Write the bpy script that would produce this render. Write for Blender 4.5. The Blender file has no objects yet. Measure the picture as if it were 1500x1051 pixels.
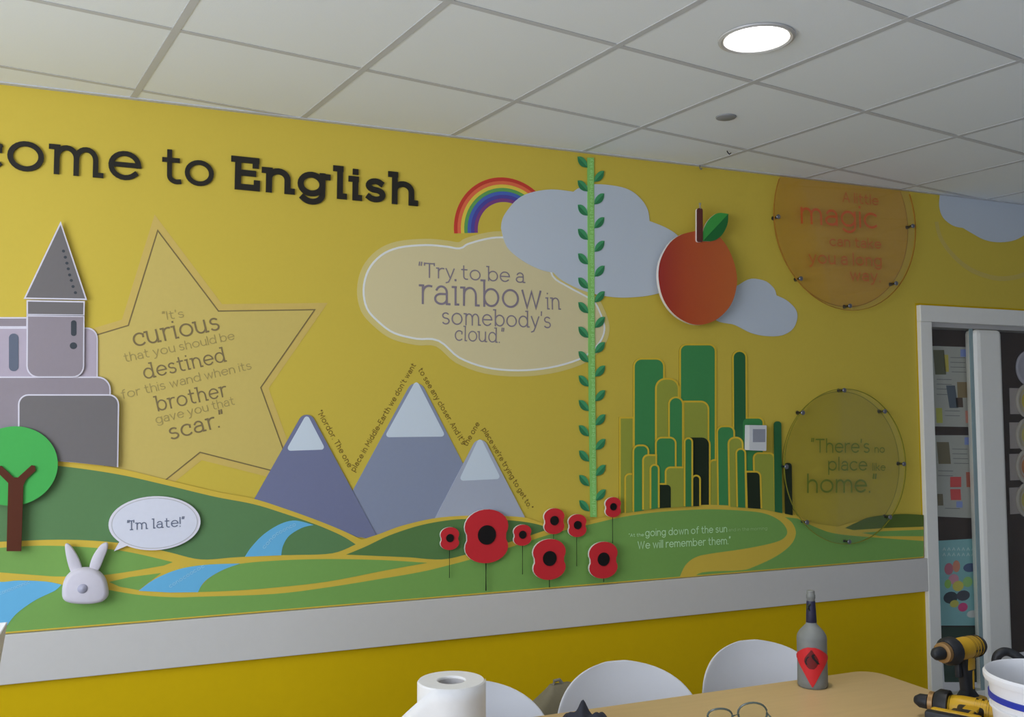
import bpy, bmesh, math, random
from mathutils import Vector, Matrix
random.seed(7)
sc = bpy.context.scene
COL = sc.collection
R = math.radians

# ------------------------------------------------------------------ camera
FPX = 1350.26
CW = Vector((0.0127, -3.5672, 1.5982))
BM = Matrix(((0.9238, -0.0202, -0.3824), (-0.3830, -0.0577, -0.9220), (-0.0034, 0.9981, -0.0610)))
cam = bpy.data.objects.new('camera', bpy.data.cameras.new('camera'))
COL.objects.link(cam)
cam.matrix_world = Matrix.Translation(CW) @ BM.to_quaternion().to_matrix().to_4x4()
cam.data.sensor_width = 36.0
cam.data.lens = 36.0 * FPX / 1500.0
cam.data.clip_start = 0.05
sc.camera = cam
BQ = BM.to_quaternion().to_matrix()

# ------------------------------------------------------------------ world, lights, exposure
w = bpy.data.worlds.new('world'); sc.world = w; w.use_nodes = True
w.node_tree.nodes['Background'].inputs[0].default_value = (0.75, 0.85, 1.0, 1)
w.node_tree.nodes['Background'].inputs[1].default_value = 0.6
sc.view_settings.view_transform = 'Standard'
sc.view_settings.look = 'None'
sc.view_settings.gamma = 1.0
sc.view_settings.use_curve_mapping = False
sc.view_settings.exposure = 0.0

def area(name, loc, rot, sx, sy, power, col, shape='RECTANGLE', spread=180):
    l = bpy.data.lights.new(name, 'AREA'); l.shape = shape; l.size = sx; l.size_y = sy
    l.energy = power; l.color = col; l.spread = R(spread)
    o = bpy.data.objects.new(name, l); o.location = loc; o.rotation_euler = rot; COL.objects.link(o)
    return o
# room: x -2.6..6.2, y -6.2..0, z 0..2.75 ; daylight window in the left wall
XL, XR, YB, HC = -2.6, 6.4, -6.4, 2.75
area('window_daylight', (XL + 0.06, -2.9, 1.80), (0, R(-97), 0), 1.4, 3.4, 116, (0.86, 0.935, 1.09))
area('window_daylight', (0.2, YB + 0.06, 1.80), (R(90), 0, 0), 3.6, 1.4, 5, (0.90, 0.95, 1.0))

# ------------------------------------------------------------------ pixel helpers (measured layout -> wall metres)
def ray(u, v): return BQ @ Vector(((u - 750) / FPX, -(v - 525.5) / FPX, -1.0))
def onY(u, v, y=0.0):
    d = ray(u, v); return CW + d * ((y - CW.y) / d.y)
def onZ(u, v, z):
    d = ray(u, v); return CW + d * ((z - CW.z) / d.z)
def W(u, v, y=0.0):
    p = onY(u, v, y); return (p.x, p.z)
def lin(c):
    c /= 255.0
    return c / 12.92 if c <= 0.04045 else ((c + 0.055) / 1.055) ** 2.4

# ------------------------------------------------------------------ materials
MATS = {}
def mat(name, rgb, rough=0.55, spec=0.3, noise=0.0, scale=40, metal=0.0, bump=0.0, alpha=None, coat=0.0):
    """rgb is linear albedo"""
    if name in MATS: return MATS[name]
    m = bpy.data.materials.new(name); m.use_nodes = True
    nt = m.node_tree; b = nt.nodes['Principled BSDF']
    b.inputs['Base Color'].default_value = (*rgb, 1)
    b.inputs['Roughness'].default_value = rough
    b.inputs['Specular IOR Level'].default_value = spec
    b.inputs['Metallic'].default_value = metal
    b.inputs['Coat Weight'].default_value = coat
    tc = nt.nodes.new('ShaderNodeTexCoord')
    if noise or bump:
        n = nt.nodes.new('ShaderNodeTexNoise'); n.inputs['Scale'].default_value = scale
        n.inputs['Detail'].default_value = 4
        nt.links.new(tc.outputs['Object'], n.inputs['Vector'])
        if noise:
            mx = nt.nodes.new('ShaderNodeMix'); mx.data_type = 'RGBA'
            mx.inputs[6].default_value = (*[min(1, c * (1 - noise)) for c in rgb], 1)
            mx.inputs[7].default_value = (*[min(1, c * (1 + noise)) for c in rgb], 1)
            nt.links.new(n.outputs['Fac'], mx.inputs[0]); nt.links.new(mx.outputs[2], b.inputs['Base Color'])
        if bump:
            bp = nt.nodes.new('ShaderNodeBump'); bp.inputs['Strength'].default_value = bump
            bp.inputs['Distance'].default_value = 0.002
            nt.links.new(n.outputs['Fac'], bp.inputs['Height']); nt.links.new(bp.outputs[0], b.inputs['Normal'])
    MATS[name] = m
    return m
def P(name, r, g, b, u=700, rough=0.5, spec=0.2, noise=0.03, k=0.63, scale=60):
    """print colour measured at column u, relative to the white rail there"""
    ref = lin(185 - 0.037 * u)
    return mat(name, [min(0.92, lin(c) / ref * k * q) for c, q in ((r, 1), (g, 1), (b, .95))], rough, spec, noise, scale)
def clear(name, tint, amount=0.75, rough=0.03, gl=0.12):
    """thin clear plastic / glass: tinted see-through plus a gloss layer"""
    if name in MATS: return MATS[name]
    m = bpy.data.materials.new(name); m.use_nodes = True; nt = m.node_tree
    for n in list(nt.nodes): nt.nodes.remove(n)
    out = nt.nodes.new('ShaderNodeOutputMaterial')
    tr = nt.nodes.new('ShaderNodeBsdfTransparent'); tr.inputs[0].default_value = (*tint, 1)
    g = nt.nodes.new('ShaderNodeBsdfGlossy'); g.inputs['Roughness'].default_value = rough
    fr = nt.nodes.new('ShaderNodeFresnel'); fr.inputs['IOR'].default_value = 1.49
    mu = nt.nodes.new('ShaderNodeMath'); mu.operation = 'MULTIPLY'; mu.inputs[1].default_value = gl * 8
    mu.use_clamp = True
    mx = nt.nodes.new('ShaderNodeMixShader')
    nt.links.new(fr.outputs[0], mu.inputs[0]); nt.links.new(mu.outputs[0], mx.inputs[0])
    nt.links.new(tr.outputs[0], mx.inputs[1]); nt.links.new(g.outputs[0], mx.inputs[2])
    nt.links.new(mx.outputs[0], out.inputs[0])
    MATS[name] = m
    return m
def emis(name, col, s):
    m = bpy.data.materials.new(name); m.use_nodes = True; nt = m.node_tree
    b = nt.nodes['Principled BSDF']; b.inputs['Base Color'].default_value = (.9, .9, .9, 1)
    b.inputs['Emission Color'].default_value = (*col, 1); b.inputs['Emission Strength'].default_value = s
    return m

# ------------------------------------------------------------------ object helpers
def tag(o, label=None, cat=None, group=None, kind=None):
    if label: o['label'] = label
    if cat: o['category'] = cat
    if group: o['group'] = group
    if kind: o['kind'] = kind
    return o
def wloc(o):
    v = Vector((0, 0, 0))
    while o: v += o.location; o = o.parent
    return v
def empty(name, loc, label, cat, group=None):
    o = bpy.data.objects.new(name, None); o.empty_display_size = 0.1; COL.objects.link(o)
    o.location = loc; tag(o, label, cat, group); return o
def mesh_obj(name, verts, faces, mats, parent=None, fm=None, smooth=False, recenter=True):
    """verts in world coordinates; the object is placed relative to its parent"""
    me = bpy.data.meshes.new(name)
    if not isinstance(mats, (list, tuple)): mats = [mats]
    vs = [Vector(v) for v in verts]
    c = Vector((0, 0, 0))
    if recenter and vs:
        lo = Vector([min(v[i] for v in vs) for i in range(3)]); hi = Vector([max(v[i] for v in vs) for i in range(3)])
        c = Vector(((lo.x + hi.x) / 2, (lo.y + hi.y) / 2, lo.z))
    me.from_pydata([v - c for v in vs], [], faces)
    for m in mats: me.materials.append(m)
    if fm:
        for p, i in zip(me.polygons, fm): p.material_index = i
    if smooth:
        for p in me.polygons: p.use_smooth = True
    me.update()
    o = bpy.data.objects.new(name, me); COL.objects.link(o)
    base = wloc(parent) if parent else Vector((0, 0, 0))
    o.location = c - base
    if parent: o.parent = parent
    return o
def bm_obj(name, bm, mats, parent=None, smooth=False, angle=None):
    bm.verts.index_update()
    bmesh.ops.recalc_face_normals(bm, faces=bm.faces)
    vs = [v.co.copy() for v in bm.verts]; fs = [[v.index for v in f.verts] for f in bm.faces]
    fm = [f.material_index for f in bm.faces]
    bm.free()
    o = mesh_obj(name, vs, fs, mats, parent, fm, smooth)
    if angle:
        for p in o.data.polygons: p.use_smooth = True
        try: o.data.set_sharp_from_angle(angle=R(angle))
        except Exception: pass
    return o
def area2(p): return sum(p[i][0] * p[(i + 1) % len(p)][1] - p[(i + 1) % len(p)][0] * p[i][1] for i in range(len(p))) / 2
def plate(name, pts, y0, y1, m, parent=None, side=None):
    """prism of a wall-plane outline (x,z); y0 = wall side, y1 = room side (more negative)"""
    p = [tuple(q) for q in pts]
    if area2(p) < 0: p.reverse()
    n = len(p)
    vs = [(x, y1, z) for x, z in p] + [(x, y0, z) for x, z in p]
    fs = [list(range(n)), list(range(2 * n - 1, n - 1, -1))]; fm = [0, 1 if side else 0]
    for i in range(n):
        j = (i + 1) % n; fs.append([i, i + n, j + n, j]); fm.append(1 if side else 0)
    return mesh_obj(name, vs, fs, [m, side] if side else m, parent, fm)
def box_bm(bm, lo, hi, mi=0, bev=0.0, seg=2):
    r = bmesh.ops.create_cube(bm, size=1.0)
    c = [(lo[i] + hi[i]) / 2 for i in range(3)]; s = [hi[i] - lo[i] for i in range(3)]
    for v in r['verts']: v.co = Vector([v.co[i] * s[i] + c[i] for i in range(3)])
    fs = set(f for v in r['verts'] for f in v.link_faces)
    for f in fs: f.material_index = mi
    if bev:
        es = list(set(e for v in r['verts'] for e in v.link_edges))
        bmesh.ops.bevel(bm, geom=es, offset=bev, segments=seg, profile=0.5, affect='EDGES', material=-1)
def box(name, lo, hi, m, parent=None, bev=0.0):
    bm = bmesh.new(); box_bm(bm, lo, hi, 0, bev); return bm_obj(name, bm, m, parent)
def frame_of(d):
    d = Vector(d).normalized(); a = Vector((0, 0, 1)) if abs(d.z) < 0.9 else Vector((1, 0, 0))
    x = d.cross(a).normalized(); return x, x.cross(d).normalized()
def tube_bm(bm, pts, rad, n=10, mi=0, caps=True):
    pts = [Vector(p) for p in pts]; rr = rad if isinstance(rad, (list, tuple)) else [rad] * len(pts)
    rings = []; x = None
    for i, p in enumerate(pts):
        d = (pts[min(i + 1, len(pts) - 1)] - pts[max(i - 1, 0)]).normalized()
        if x is None: x, yv = frame_of(d)
        else:
            x = (x - d * x.dot(d)).normalized(); yv = d.cross(x)
        rings.append([bm.verts.new(p + (x * math.cos(2 * math.pi * k / n) + yv * math.sin(2 * math.pi * k / n)) * rr[i]) for k in range(n)])
    for a, b in zip(rings, rings[1:]):
        for k in range(n):
            f = bm.faces.new((a[k], a[(k + 1) % n], b[(k + 1) % n], b[k])); f.material_index = mi; f.smooth = True
    if caps:
        for r in (rings[0], rings[-1]): bm.faces.new(r).material_index = mi
def tube(name, pts, rad, m, parent=None, n=10):
    bm = bmesh.new(); tube_bm(bm, pts, rad, n); return bm_obj(name, bm, m, parent, angle=40)
def lathe(name, c, prof, m, parent=None, n=40, axis=None, fmf=None, angle=35):
    """prof: list of (radius, height along the axis)"""
    axis = Vector(axis or (0, 0, 1)).normalized()
    if abs(axis.z) > 0.999: x, y = Vector((1, 0, 0)), Vector((0, 1, 0))
    else: x, y = frame_of(axis)
    vs, fs, fm = [], [], []
    c = Vector(c)
    for r, h in prof:
        for k in range(n):
            a = 2 * math.pi * k / n
            vs.append(c + axis * h + (x * math.cos(a) + y * math.sin(a)) * max(r, 1e-5))
    for i in range(len(prof) - 1):
        for k in range(n):
            fs.append([i * n + k, i * n + (k + 1) % n, (i + 1) * n + (k + 1) % n, (i + 1) * n + k])
            fm.append(fmf(i) if fmf else 0)
    bm = bmesh.new(); bv = [bm.verts.new(v) for v in vs]
    for f, q in zip(fs, fm):
        bf = bm.faces.new([bv[i] for i in f]); bf.material_index = q
    bmesh.ops.remove_doubles(bm, verts=bm.verts, dist=3e-5)
    return bm_obj(name, bm, m, parent, angle=angle)

def sm(pts, k=6, closed=True):
    """Catmull-Rom through the points"""
    n = len(pts); out = []
    rng = range(n if closed else n - 1)
    for i in rng:
        if closed: a, b, c, d = pts[(i - 1) % n], pts[i], pts[(i + 1) % n], pts[(i + 2) % n]
        else: a, b, c, d = pts[max(i - 1, 0)], pts[i], pts[i + 1], pts[min(i + 2, n - 1)]
        for j in range(k):
            t = j / k
            out.append(tuple(0.5 * (2 * b[q] + (c[q] - a[q]) * t + (2 * a[q] - 5 * b[q] + 4 * c[q] - d[q]) * t * t + (3 * b[q] - a[q] - 3 * c[q] + d[q]) * t ** 3) for q in (0, 1)))
    if not closed: out.append(tuple(pts[-1]))
    return out
def WP(pts, y=0.0): return [W(u, v, y) for u, v in pts]
def clipz(pts, lo=None, hi=None):
    def cut(p, f):
        out = []
        for i in range(len(p)):
            a, b = p[i], p[(i + 1) % len(p)]; fa, fb = f(a), f(b)
            if fa >= 0: out.append(a)
            if (fa > 0 > fb) or (fa < 0 < fb):
                t = fa / (fa - fb); out.append((a[0] + (b[0] - a[0]) * t, a[1] + (b[1] - a[1]) * t))
        return out
    p = list(pts)
    if lo is not None: p = cut(p, lambda q: q[1] - lo)
    if hi is not None: p = cut(p, lambda q: hi - q[1])
    return p
def rounded(poly, rads, n=6):
    """round each corner of a polygon (any units)"""
    out = []; N = len(poly)
    if not isinstance(rads, (list, tuple)): rads = [rads] * N
    for i in range(N):
        a, b, c = Vector(poly[i - 1]), Vector(poly[i]), Vector(poly[(i + 1) % N]); r = rads[i]
        if r <= 0: out.append(tuple(b)); continue
        d1, d2 = (a - b).normalized(), (c - b).normalized()
        ang = math.acos(max(-1, min(1, d1.dot(d2)))); t = r / math.tan(ang / 2)
        t = min(t, (a - b).length * .5, (c - b).length * .5); r2 = t * math.tan(ang / 2)
        cen = b + (d1 + d2).normalized() * (r2 / math.sin(ang / 2))
        s, e = b + d1 * t - cen, b + d2 * t - cen
        a0 = math.atan2(s.y, s.x); a1 = math.atan2(e.y, e.x); da = (a1 - a0 + math.pi) % (2 * math.pi) - math.pi
        for k in range(n + 1):
            q = a0 + da * k / n; out.append((cen.x + r2 * math.cos(q), cen.y + r2 * math.sin(q)))
    return out
def circle(cx, cz, r, n=48, rz=None): return [(cx + r * math.cos(2 * math.pi * k / n), cz + (rz or r) * math.sin(2 * math.pi * k / n)) for k in range(n)]

# ------------------------------------------------------------------ ribbons and the stroke alphabet
def ribbon_into(vs, fs, pts, wd, y0, y1, closed=False, flat=False, cap=False):
    if cap and not closed:
        pts = [Vector(p) for p in pts]
        pts[0] = pts[0] + (pts[0] - pts[1]).normalized() * wd / 2; pts[-1] = pts[-1] + (pts[-1] - pts[-2]).normalized() * wd / 2
    n = len(pts); L = []; Rr = []
    for i in range(n):
        p = Vector(pts[i])
        if closed: a, b = Vector(pts[i - 1]), Vector(pts[(i + 1) % n])
        else: a, b = Vector(pts[max(i - 1, 0)]), Vector(pts[min(i + 1, n - 1)])
        d1 = (p - a); d2 = (b - p)
        if d1.length < 1e-9: d1 = d2
        if d2.length < 1e-9: d2 = d1
        d1.normalize(); d2.normalize()
        t = (d1 + d2)
        t = d1 if t.length < 1e-6 else t.normalized()
        nn = Vector((-t.y, t.x)); k = max(0.45, nn.dot(Vector((-d1.y, d1.x))))
        L.append(p + nn * (wd / 2 / k)); Rr.append(p - nn * (wd / 2 / k))
    b0 = len(vs)
    for q in L: vs.append((q.x, y1, q.y))
    for q in Rr: vs.append((q.x, y1, q.y))
    m = n if closed else n - 1
    for i in range(m):
        j = (i + 1) % n; fs.append([b0 + i, b0 + n + i, b0 + n + j, b0 + j])
    if not flat:
        b1 = len(vs)
        for q in L: vs.append((q.x, y0, q.y))
        for q in Rr: vs.append((q.x, y0, q.y))
        for i in range(m):
            j = (i + 1) % n
            fs.append([b0 + i, b0 + j, b1 + j, b1 + i]); fs.append([b0 + n + j, b0 + n + i, b1 + n + i, b1 + n + j])
        if not closed:
            fs.append([b0, b1, b1 + n, b0 + n]); fs.append([b0 + n - 1, b0 + 2 * n - 1, b1 + 2 * n - 1, b1 + n - 1])
def ribbon(name, pts, wd, y0, y1, m, parent=None, closed=False):
    vs, fs = [], []; ribbon_into(vs, fs, pts, wd, y0, y1, closed); return mesh_obj(name, vs, fs, m, parent)

def A(cx, cy, rx, ry, a0, a1, n=12):
    return [(cx + rx * math.cos(R(a0 + (a1 - a0) * i / n)), cy + ry * math.sin(R(a0 + (a1 - a0) * i / n))) for i in range(n + 1)]
C1 = 1.48
def arch(x0, wd): return [(x0, .55)] + A(x0 + wd / 2, .58, wd / 2, .42, 180, 0) + [(x0 + wd, 0)]
G = {  # advance, strokes, slab strokes
 'a': (.74, [A(.40, .66, .33, .34, 155, 0) + [(.73, 0)], [(.73, .57), (.36, .57)] + A(.36, .285, .36, .285, 90, 270) + A(.40, .30, .33, .30, 270, 350)], [[(.73, 0), (.9, 0)]]),
 'b': (.92, [[(0, 0), (0, C1)], A(.46, .5, .46, .5, 0, 360, 24)], [[(-.18, C1), (.02, C1)]]),
 'c': (.80, [A(.48, .5, .48, .5, 48, 312, 18)], [[(.80, .87), (.80, .68)]]),
 'd': (.92, [[(.92, 0), (.92, C1)], A(.46, .5, .46, .5, 0, 360, 24)], [[(.74, C1), (.94, C1)], [(.92, 0), (1.08, 0)]]),
 'e': (.92, [[(.02, .53), (.95, .53)], A(.48, .5, .48, .5, 4, 318, 20)], []),
 'f': (.52, [[(.22, 0), (.22, 1.15)] + A(.52, 1.17, .30, .31, 180, 80, 8), [(0, 1), (.52, 1)]], []),
 'g': (.94, [A(.46, .5, .46, .5, 0, 360, 24), [(.92, .98), (.92, -.02)] + A(.48, -.02, .44, .42, 0, -145, 10)], [[(.92, .95), (1.14, .95)]]),
 'h': (.76, [[(0, 0), (0, C1)], arch(0, .76)], [[(-.18, C1), (.02, C1)], [(.76, 0), (.94, 0)]]),
 'i': (.0, [[(0, 0), (0, 1)], 'dot'], [[(-.18, 1), (.02, 1)], [(0, 0), (.17, 0)]]),
 'k': (.72, [[(0, 0), (0, C1)], [(.68, 1), (.02, .42)], [(.2, .56), (.72, 0)]], [[(-.18, C1), (.02, C1)]]),
 'l': (.0, [[(0, 0), (0, C1)]], [[(-.18, C1), (.02, C1)], [(0, 0), (.18, 0)]]),
 'm': (1.30, [[(0, 0), (0, 1)], arch(0, .65), arch(.65, .65)], [[(-.18, 1), (.02, 1)], [(1.3, 0), (1.48, 0)]]),
 'n': (.76, [[(0, 0), (0, 1)], arch(0, .76)], [[(-.18, 1), (.02, 1)], [(.76, 0), (.94, 0)]]),
 'o': (1.0, [A(.5, .5, .5, .5, 0, 360, 26)], []),
 'p': (.92, [[(0, -.48), (0, 1)], A(.46, .5, .46, .5, 0, 360, 24)], [[(-.18, 1), (.02, 1)]]),
 'r': (.46, [[(0, 0), (0, 1)], [(0, .5)] + A(.40, .58, .40, .42, 180, 72, 9)], [[(-.18, 1), (.02, 1)]]),
 's': (.68, [A(.34, .76, .30, .24, 38, 270, 14) + A(.34, .26, .33, .26, 90, -145, 14)[1:]], []),
 't': (.56, [[(.2, 1.38), (.2, .32)] + A(.5, .30, .30, .30, 180, 285, 9), [(0, 1), (.52, 1)]], []),
 'u': (.78, [[(0, 1), (0, .42)] + A(.39, .42, .39, .42, 180, 360) + [(.78, .5)], [(.78, 1), (.78, 0)]], [[(-.16, 1), (.02, 1)], [(.78, 0), (.95, 0)]]),
 'v': (.80, [[(0, 1), (.4, 0), (.8, 1)]], []),
 'w': (1.22, [[(0, 1), (.31, 0), (.61, .96), (.91, 0), (1.22, 1)]], []),
 'y': (.80, [[(0, 1), (.42, 0)], [(.8, 1), (.40, -.05), (.24, -.38), (.02, -.46)]], []),
 'T': (.96, [[(0, 1.42), (.96, 1.42)], [(.48, 0), (.48, 1.42)]], [[(0, 1.44), (0, 1.24)], [(.96, 1.44), (.96, 1.24)]]),
 'W': (1.50, [[(0, 1.42), (.38, 0), (.75, 1.36), (1.12, 0), (1.5, 1.42)]], []),
 'E': (.72, [[(0, 0), (0, 1.42)], [(0, 1.42), (.72, 1.42)], [(0, .74), (.60, .74)], [(0, 0), (.76, 0)]], [[(-.16, 1.42), (0, 1.42)], [(.70, 1.42), (.70, 1.18)], [(.76, 0), (.76, .25)]]),
 'I': (.0, [[(0, 0), (0, 1.42)]], [[(-.16, 1.42), (.16, 1.42)], [(-.16, 0), (.16, 0)]]),
 'M': (1.24, [[(0, 0), (.06, 1.42), (.62, .45), (1.18, 1.42), (1.24, 0)]], []),
 'A': (1.04, [[(0, 0), (.52, 1.42), (1.04, 0)], [(.2, .46), (.84, .46)]], []),
 '.': (.0, ['per'], []), ',': (.05, [[(.05, .1), (-.04, -.2)]], []),
 "'": (.0, [[(0, 1.48), (-.02, 1.16)]], []), '!': (.0, [[(0, .42), (0, 1.42)], 'per'], []),
 '<': (.22, [[(.04, 1.5), (0, 1.2)], [(.24, 1.5), (.2, 1.2)]], []), '>': (.22, [[(.04, 1.5), (0, 1.2)], [(.24, 1.5), (.2, 1.2)]], []),
 '-': (.4, [[(0, .52), (.4, .52)]], []),
}
def layout(s, slab, wt, gap):
    x = 0; items = []
    for ch in s:
        if ch == ' ': x += .42; items.append((' ', x, [])); continue
        adv, st, sl = G[ch]; k = 1 - wt
        ss = []
        for q in st:
            if q == 'dot': q = [(0, 1.40), (0, 1.404)]
            elif q == 'per': q = [(0, -.002), (0, .002)]
            ss.append(q)
        if slab: ss += sl
        ext = .10 if slab and sl and ch in 'bhilmnpr' else 0
        x += ext
        er = (.16 if ch == 'g' else .11) if slab and ch in 'adghilmnu' else 0
        items.append((ch, x + wt / 2, ss)); x += adv * k + wt + gap + er
    return items, x - gap
def text(name, s, p0, p1, xh, m, parent, y=-.004, th=.0006, wt=.13, slab=True, gap=.16, split=False, z_hi=None):
    """one line of lettering on the wall between two measured baseline ends"""
    a, b = Vector(W(*p0, y)), Vector(W(*p1, y))
    mpp = abs(W(p0[0], p0[1] - 1, y)[1] - W(*p0, y)[1])
    items, width = layout(s, slab, wt, gap)
    d = (b - a); sx = d.length / width; d.normalize(); up = Vector((-d.y, d.x)); sy = xh * mpp
    wd = wt * (sx + sy) / 2; vs, fs = [], []; out = []
    for ch, x0, st in items:
        if ch == ' ':
            if not split and vs: out.append(mesh_obj(name, vs, fs, m, parent)); vs, fs = [], []
            continue
        if split: vs, fs = [], []
        for i, q in enumerate(st):
            closed = len(q) > 20 and (Vector(q[0]) - Vector(q[-1])).length < 1e-4
            if closed: q = q[:-1]
            pts = []
            for (px, py) in q:
                lx = (x0 + px * (1 - wt)) * sx; ly = (wt / 2 + py * (1 - wt)) * sy
                pts.append(a + d * lx + up * ly)
            e = i * .00004
            ribbon_into(vs, fs, pts, wd, y, y - th - e, closed, flat=(th < .001), cap=True)
        if split: out.append(mesh_obj('letter', vs, fs, m, parent))
    if not split: out.append(mesh_obj(name, vs, fs, m, parent))
    return out

# ================================================================== SETTING
M_wall = mat('yellow_paint', (.72, .47, .002), .6, .12, .03, 30, bump=.05)
M_mural = P('mural_yellow', 174, 153, 60, 690, rough=.5, spec=.15, noise=.02, k=.60)
M_rail = mat('rail_white', (.70, .66, .60), .4, .4, .02)
M_frame = mat('frame_white', (.92, .89, .80), .35, .5, .02)
M_ceil = mat('tile_white', (.93, .97, 1.0), .85, .1, .03, 250, bump=.15)
M_bar = mat('grid_bar_grey', (.62, .63, .64), .5, .3)
M_floor = mat('floor_vinyl', (.52, .55, .62), .45, .4, .1, 8)
M_white = mat('wall_white', (.70, .71, .74), .7, .2, .02)
M_brown = mat('brown_board', (.070, .046, .036), .8, .2, .2, 30)

DX0, DX1, DZ = 3.75, 6.1, 2.155         # opening of the glazed screen
YW = .14
def struct(o): o['kind'] = 'structure'; return o
wb = struct(plate('wall_back', [(XL - .1, 0), (DX0, 0), (DX0, DZ), (DX1, DZ), (DX1, 0), (XR + .1, 0), (XR + .1, 2.95), (XL - .1, 2.95)], YW, 0, M_wall))
mural = plate('mural_panel', [(XL, .862), (DX0 - .010, .862), (DX0 - .010, DZ + .012), (XR, DZ + .012), (XR, 2.752), (XL, 2.752)], 0, -.0008, M_mural, wb)
def wall_with_hole(name, fixed, axis, a0, a1, h0=None, h1=None):
    bm = bmesh.new(); t = .12 if fixed > 0 else -.12
    def bx(p0, p1, z0, z1):
        if axis == 'y': box_bm(bm, (min(fixed, fixed + t), p0, z0), (max(fixed, fixed + t), p1, z1))
        else: box_bm(bm, (p0, min(fixed, fixed + t), z0), (p1, max(fixed, fixed + t), z1))
    if h0 is None: bx(a0, a1, 0, 2.95)
    else:
        bx(a0, h0, 0, 2.95); bx(h1, a1, 0, 2.95); bx(h0, h1, 0, 1.05); bx(h0, h1, 2.55, 2.95)
    return struct(bm_obj(name, bm, M_white if name == 'wall_left' else mat('wall_grey_paint', (.42, .43, .46), .7, .2, .02)))
wall_with_hole('wall_left', XL, 'y', YB, 0, -4.65, -1.15)
wall_with_hole('wall_right', XR, 'y', YB, 0)
wall_with_hole('wall_rear', YB, 'x', XL, XR, -1.65, 2.05)
for i, (ax, f, a, b) in enumerate((('y', XL, -4.65, -1.15), ('x', YB, -1.65, 2.05))):
    bm = bmesh.new()
    def bx(p0, p1, z0, z1):
        if ax == 'y': box_bm(bm, (f - .10, p0, z0), (f - .04, p1, z1))
        else: box_bm(bm, (p0, f - .10, z0), (p1, f - .04, z1))
    bx(a, b, 1.05, 1.1); bx(a, b, 2.5, 2.55)
    for k in range(4): q = a + (b - a - .05) * k / 3; bx(q, q + .05, 1.1, 2.5)
    wo = struct(bm_obj('window_%d' % (i + 1), bm, M_frame))
    if ax == 'y': box('pane', (f - .075, a, 1.1), (f - .07, b, 2.5), clear('window_glass', (.95, .97, .97)), wo)
    else: box('pane', (a, f - .075, 1.1), (b, f - .07, 2.5), clear('window_glass', (.95, .97, .97)), wo)
struct(box('floor', (XL - .1, YB - .1, -.1), (XR + .1, 1.6, 0), M_floor))
# white dado rail
rail = struct(box('trim_1', (XL, -.022, .7035), (DX0 + .004, 0, .868), M_rail, None, .003))

# ------------------------------------------------ suspended ceiling: grid turned about 9.6 degrees to the wall
GO = Vector((.1181, -.6989)); TH = R(9.5946)
gx = Vector((math.cos(TH), math.sin(TH))); gy = Vector((-math.sin(TH), math.cos(TH)))
ceil = struct(box('ceiling', (XL - .1, YB - .1, 2.90), (XR + .1, .12, 2.95), M_white))
def clip_rect(p, x0, x1, y0, y1):
    for ax, lim, s in ((0, x0, 1), (0, x1, -1), (1, y0, 1), (1, y1, -1)):
        out = []
        for i in range(len(p)):
            a, b = p[i], p[(i + 1) % len(p)]; fa, fb = s * (a[ax] - lim), s * (b[ax] - lim)
            if fa >= 0: out.append(a)
            if (fa > 0 > fb) or (fa < 0 < fb):
                t = fa / (fa - fb); out.append(a + (b - a) * t)
        p = out
        if not p: return p
    return p
LIGHTS = []
dl = onZ(1108, 56, 2.75)
det = onZ(1063.5, 171.5, 2.75)
full_me = None
for i in range(-7, 14):
    for j in range(-11, 4):
        g = .012
        q = [GO + gx * (.6 * i + a) + gy * (.6 * j + b) for a, b in ((g, g), (.6 - g, g), (.6 - g, .6 - g), (g, .6 - g))]
        p = clip_rect(q, XL + .004, XR - .004, YB + .004, -.004)
        if len(p) < 3: continue
        n = len(p)
        full = n == 4 and all((a - b).length < 1e-6 for a, b in zip(p, q))
        if full and full_me:
            o = bpy.data.objects.new('ceiling_tile', full_me); COL.objects.link(o); o.parent = ceil
            c = sum(p, Vector((0, 0))) / 4
            o.location = Vector((c.x, c.y, 2.7505)) - ceil.location
            continue
        vs = [(v.x, v.y, 2.7505) for v in p] + [(v.x, v.y, 2.765) for v in p]
        fs = [list(range(n - 1, -1, -1)), list(range(n, 2 * n))] + [[k, (k + 1) % n, (k + 1) % n + n, k + n] for k in range(n)]
        o = mesh_obj('ceiling_tile', vs, fs, M_ceil, ceil)
        if full: full_me = o.data
def bar(c0, c1, wd, z0, z1):
    d = (c1 - c0).normalized(); n = Vector((-d.y, d.x)) * wd / 2
    p = clip_rect([c0 - n, c1 - n, c1 + n, c0 + n], XL + .002, XR - .002, YB + .002, -.002)
    if len(p) < 3: return
    k = len(p)
    vs = [(v.x, v.y, z0) for v in p] + [(v.x, v.y, z1) for v in p]
    fs = [list(range(k - 1, -1, -1)), list(range(k, 2 * k))] + [[a, (a + 1) % k, (a + 1) % k + k, a + k] for a in range(k)]
    mesh_obj('grid_bar', vs, fs, M_bar, ceil)
for i in range(-7, 15): bar(GO + gx * .6 * i - gy * 9, GO + gx * .6 * i + gy * 5, .023, 2.749, 2.768)
for j in range(-11, 4): bar(GO + gy * .6 * j - gx * 9, GO + gy * .6 * j + gx * 9, .020, 2.7494, 2.767)
box('edge_trim', (XL, -.022, 2.7465), (XR, -.0009, 2.752), M_bar, ceil)

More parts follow.
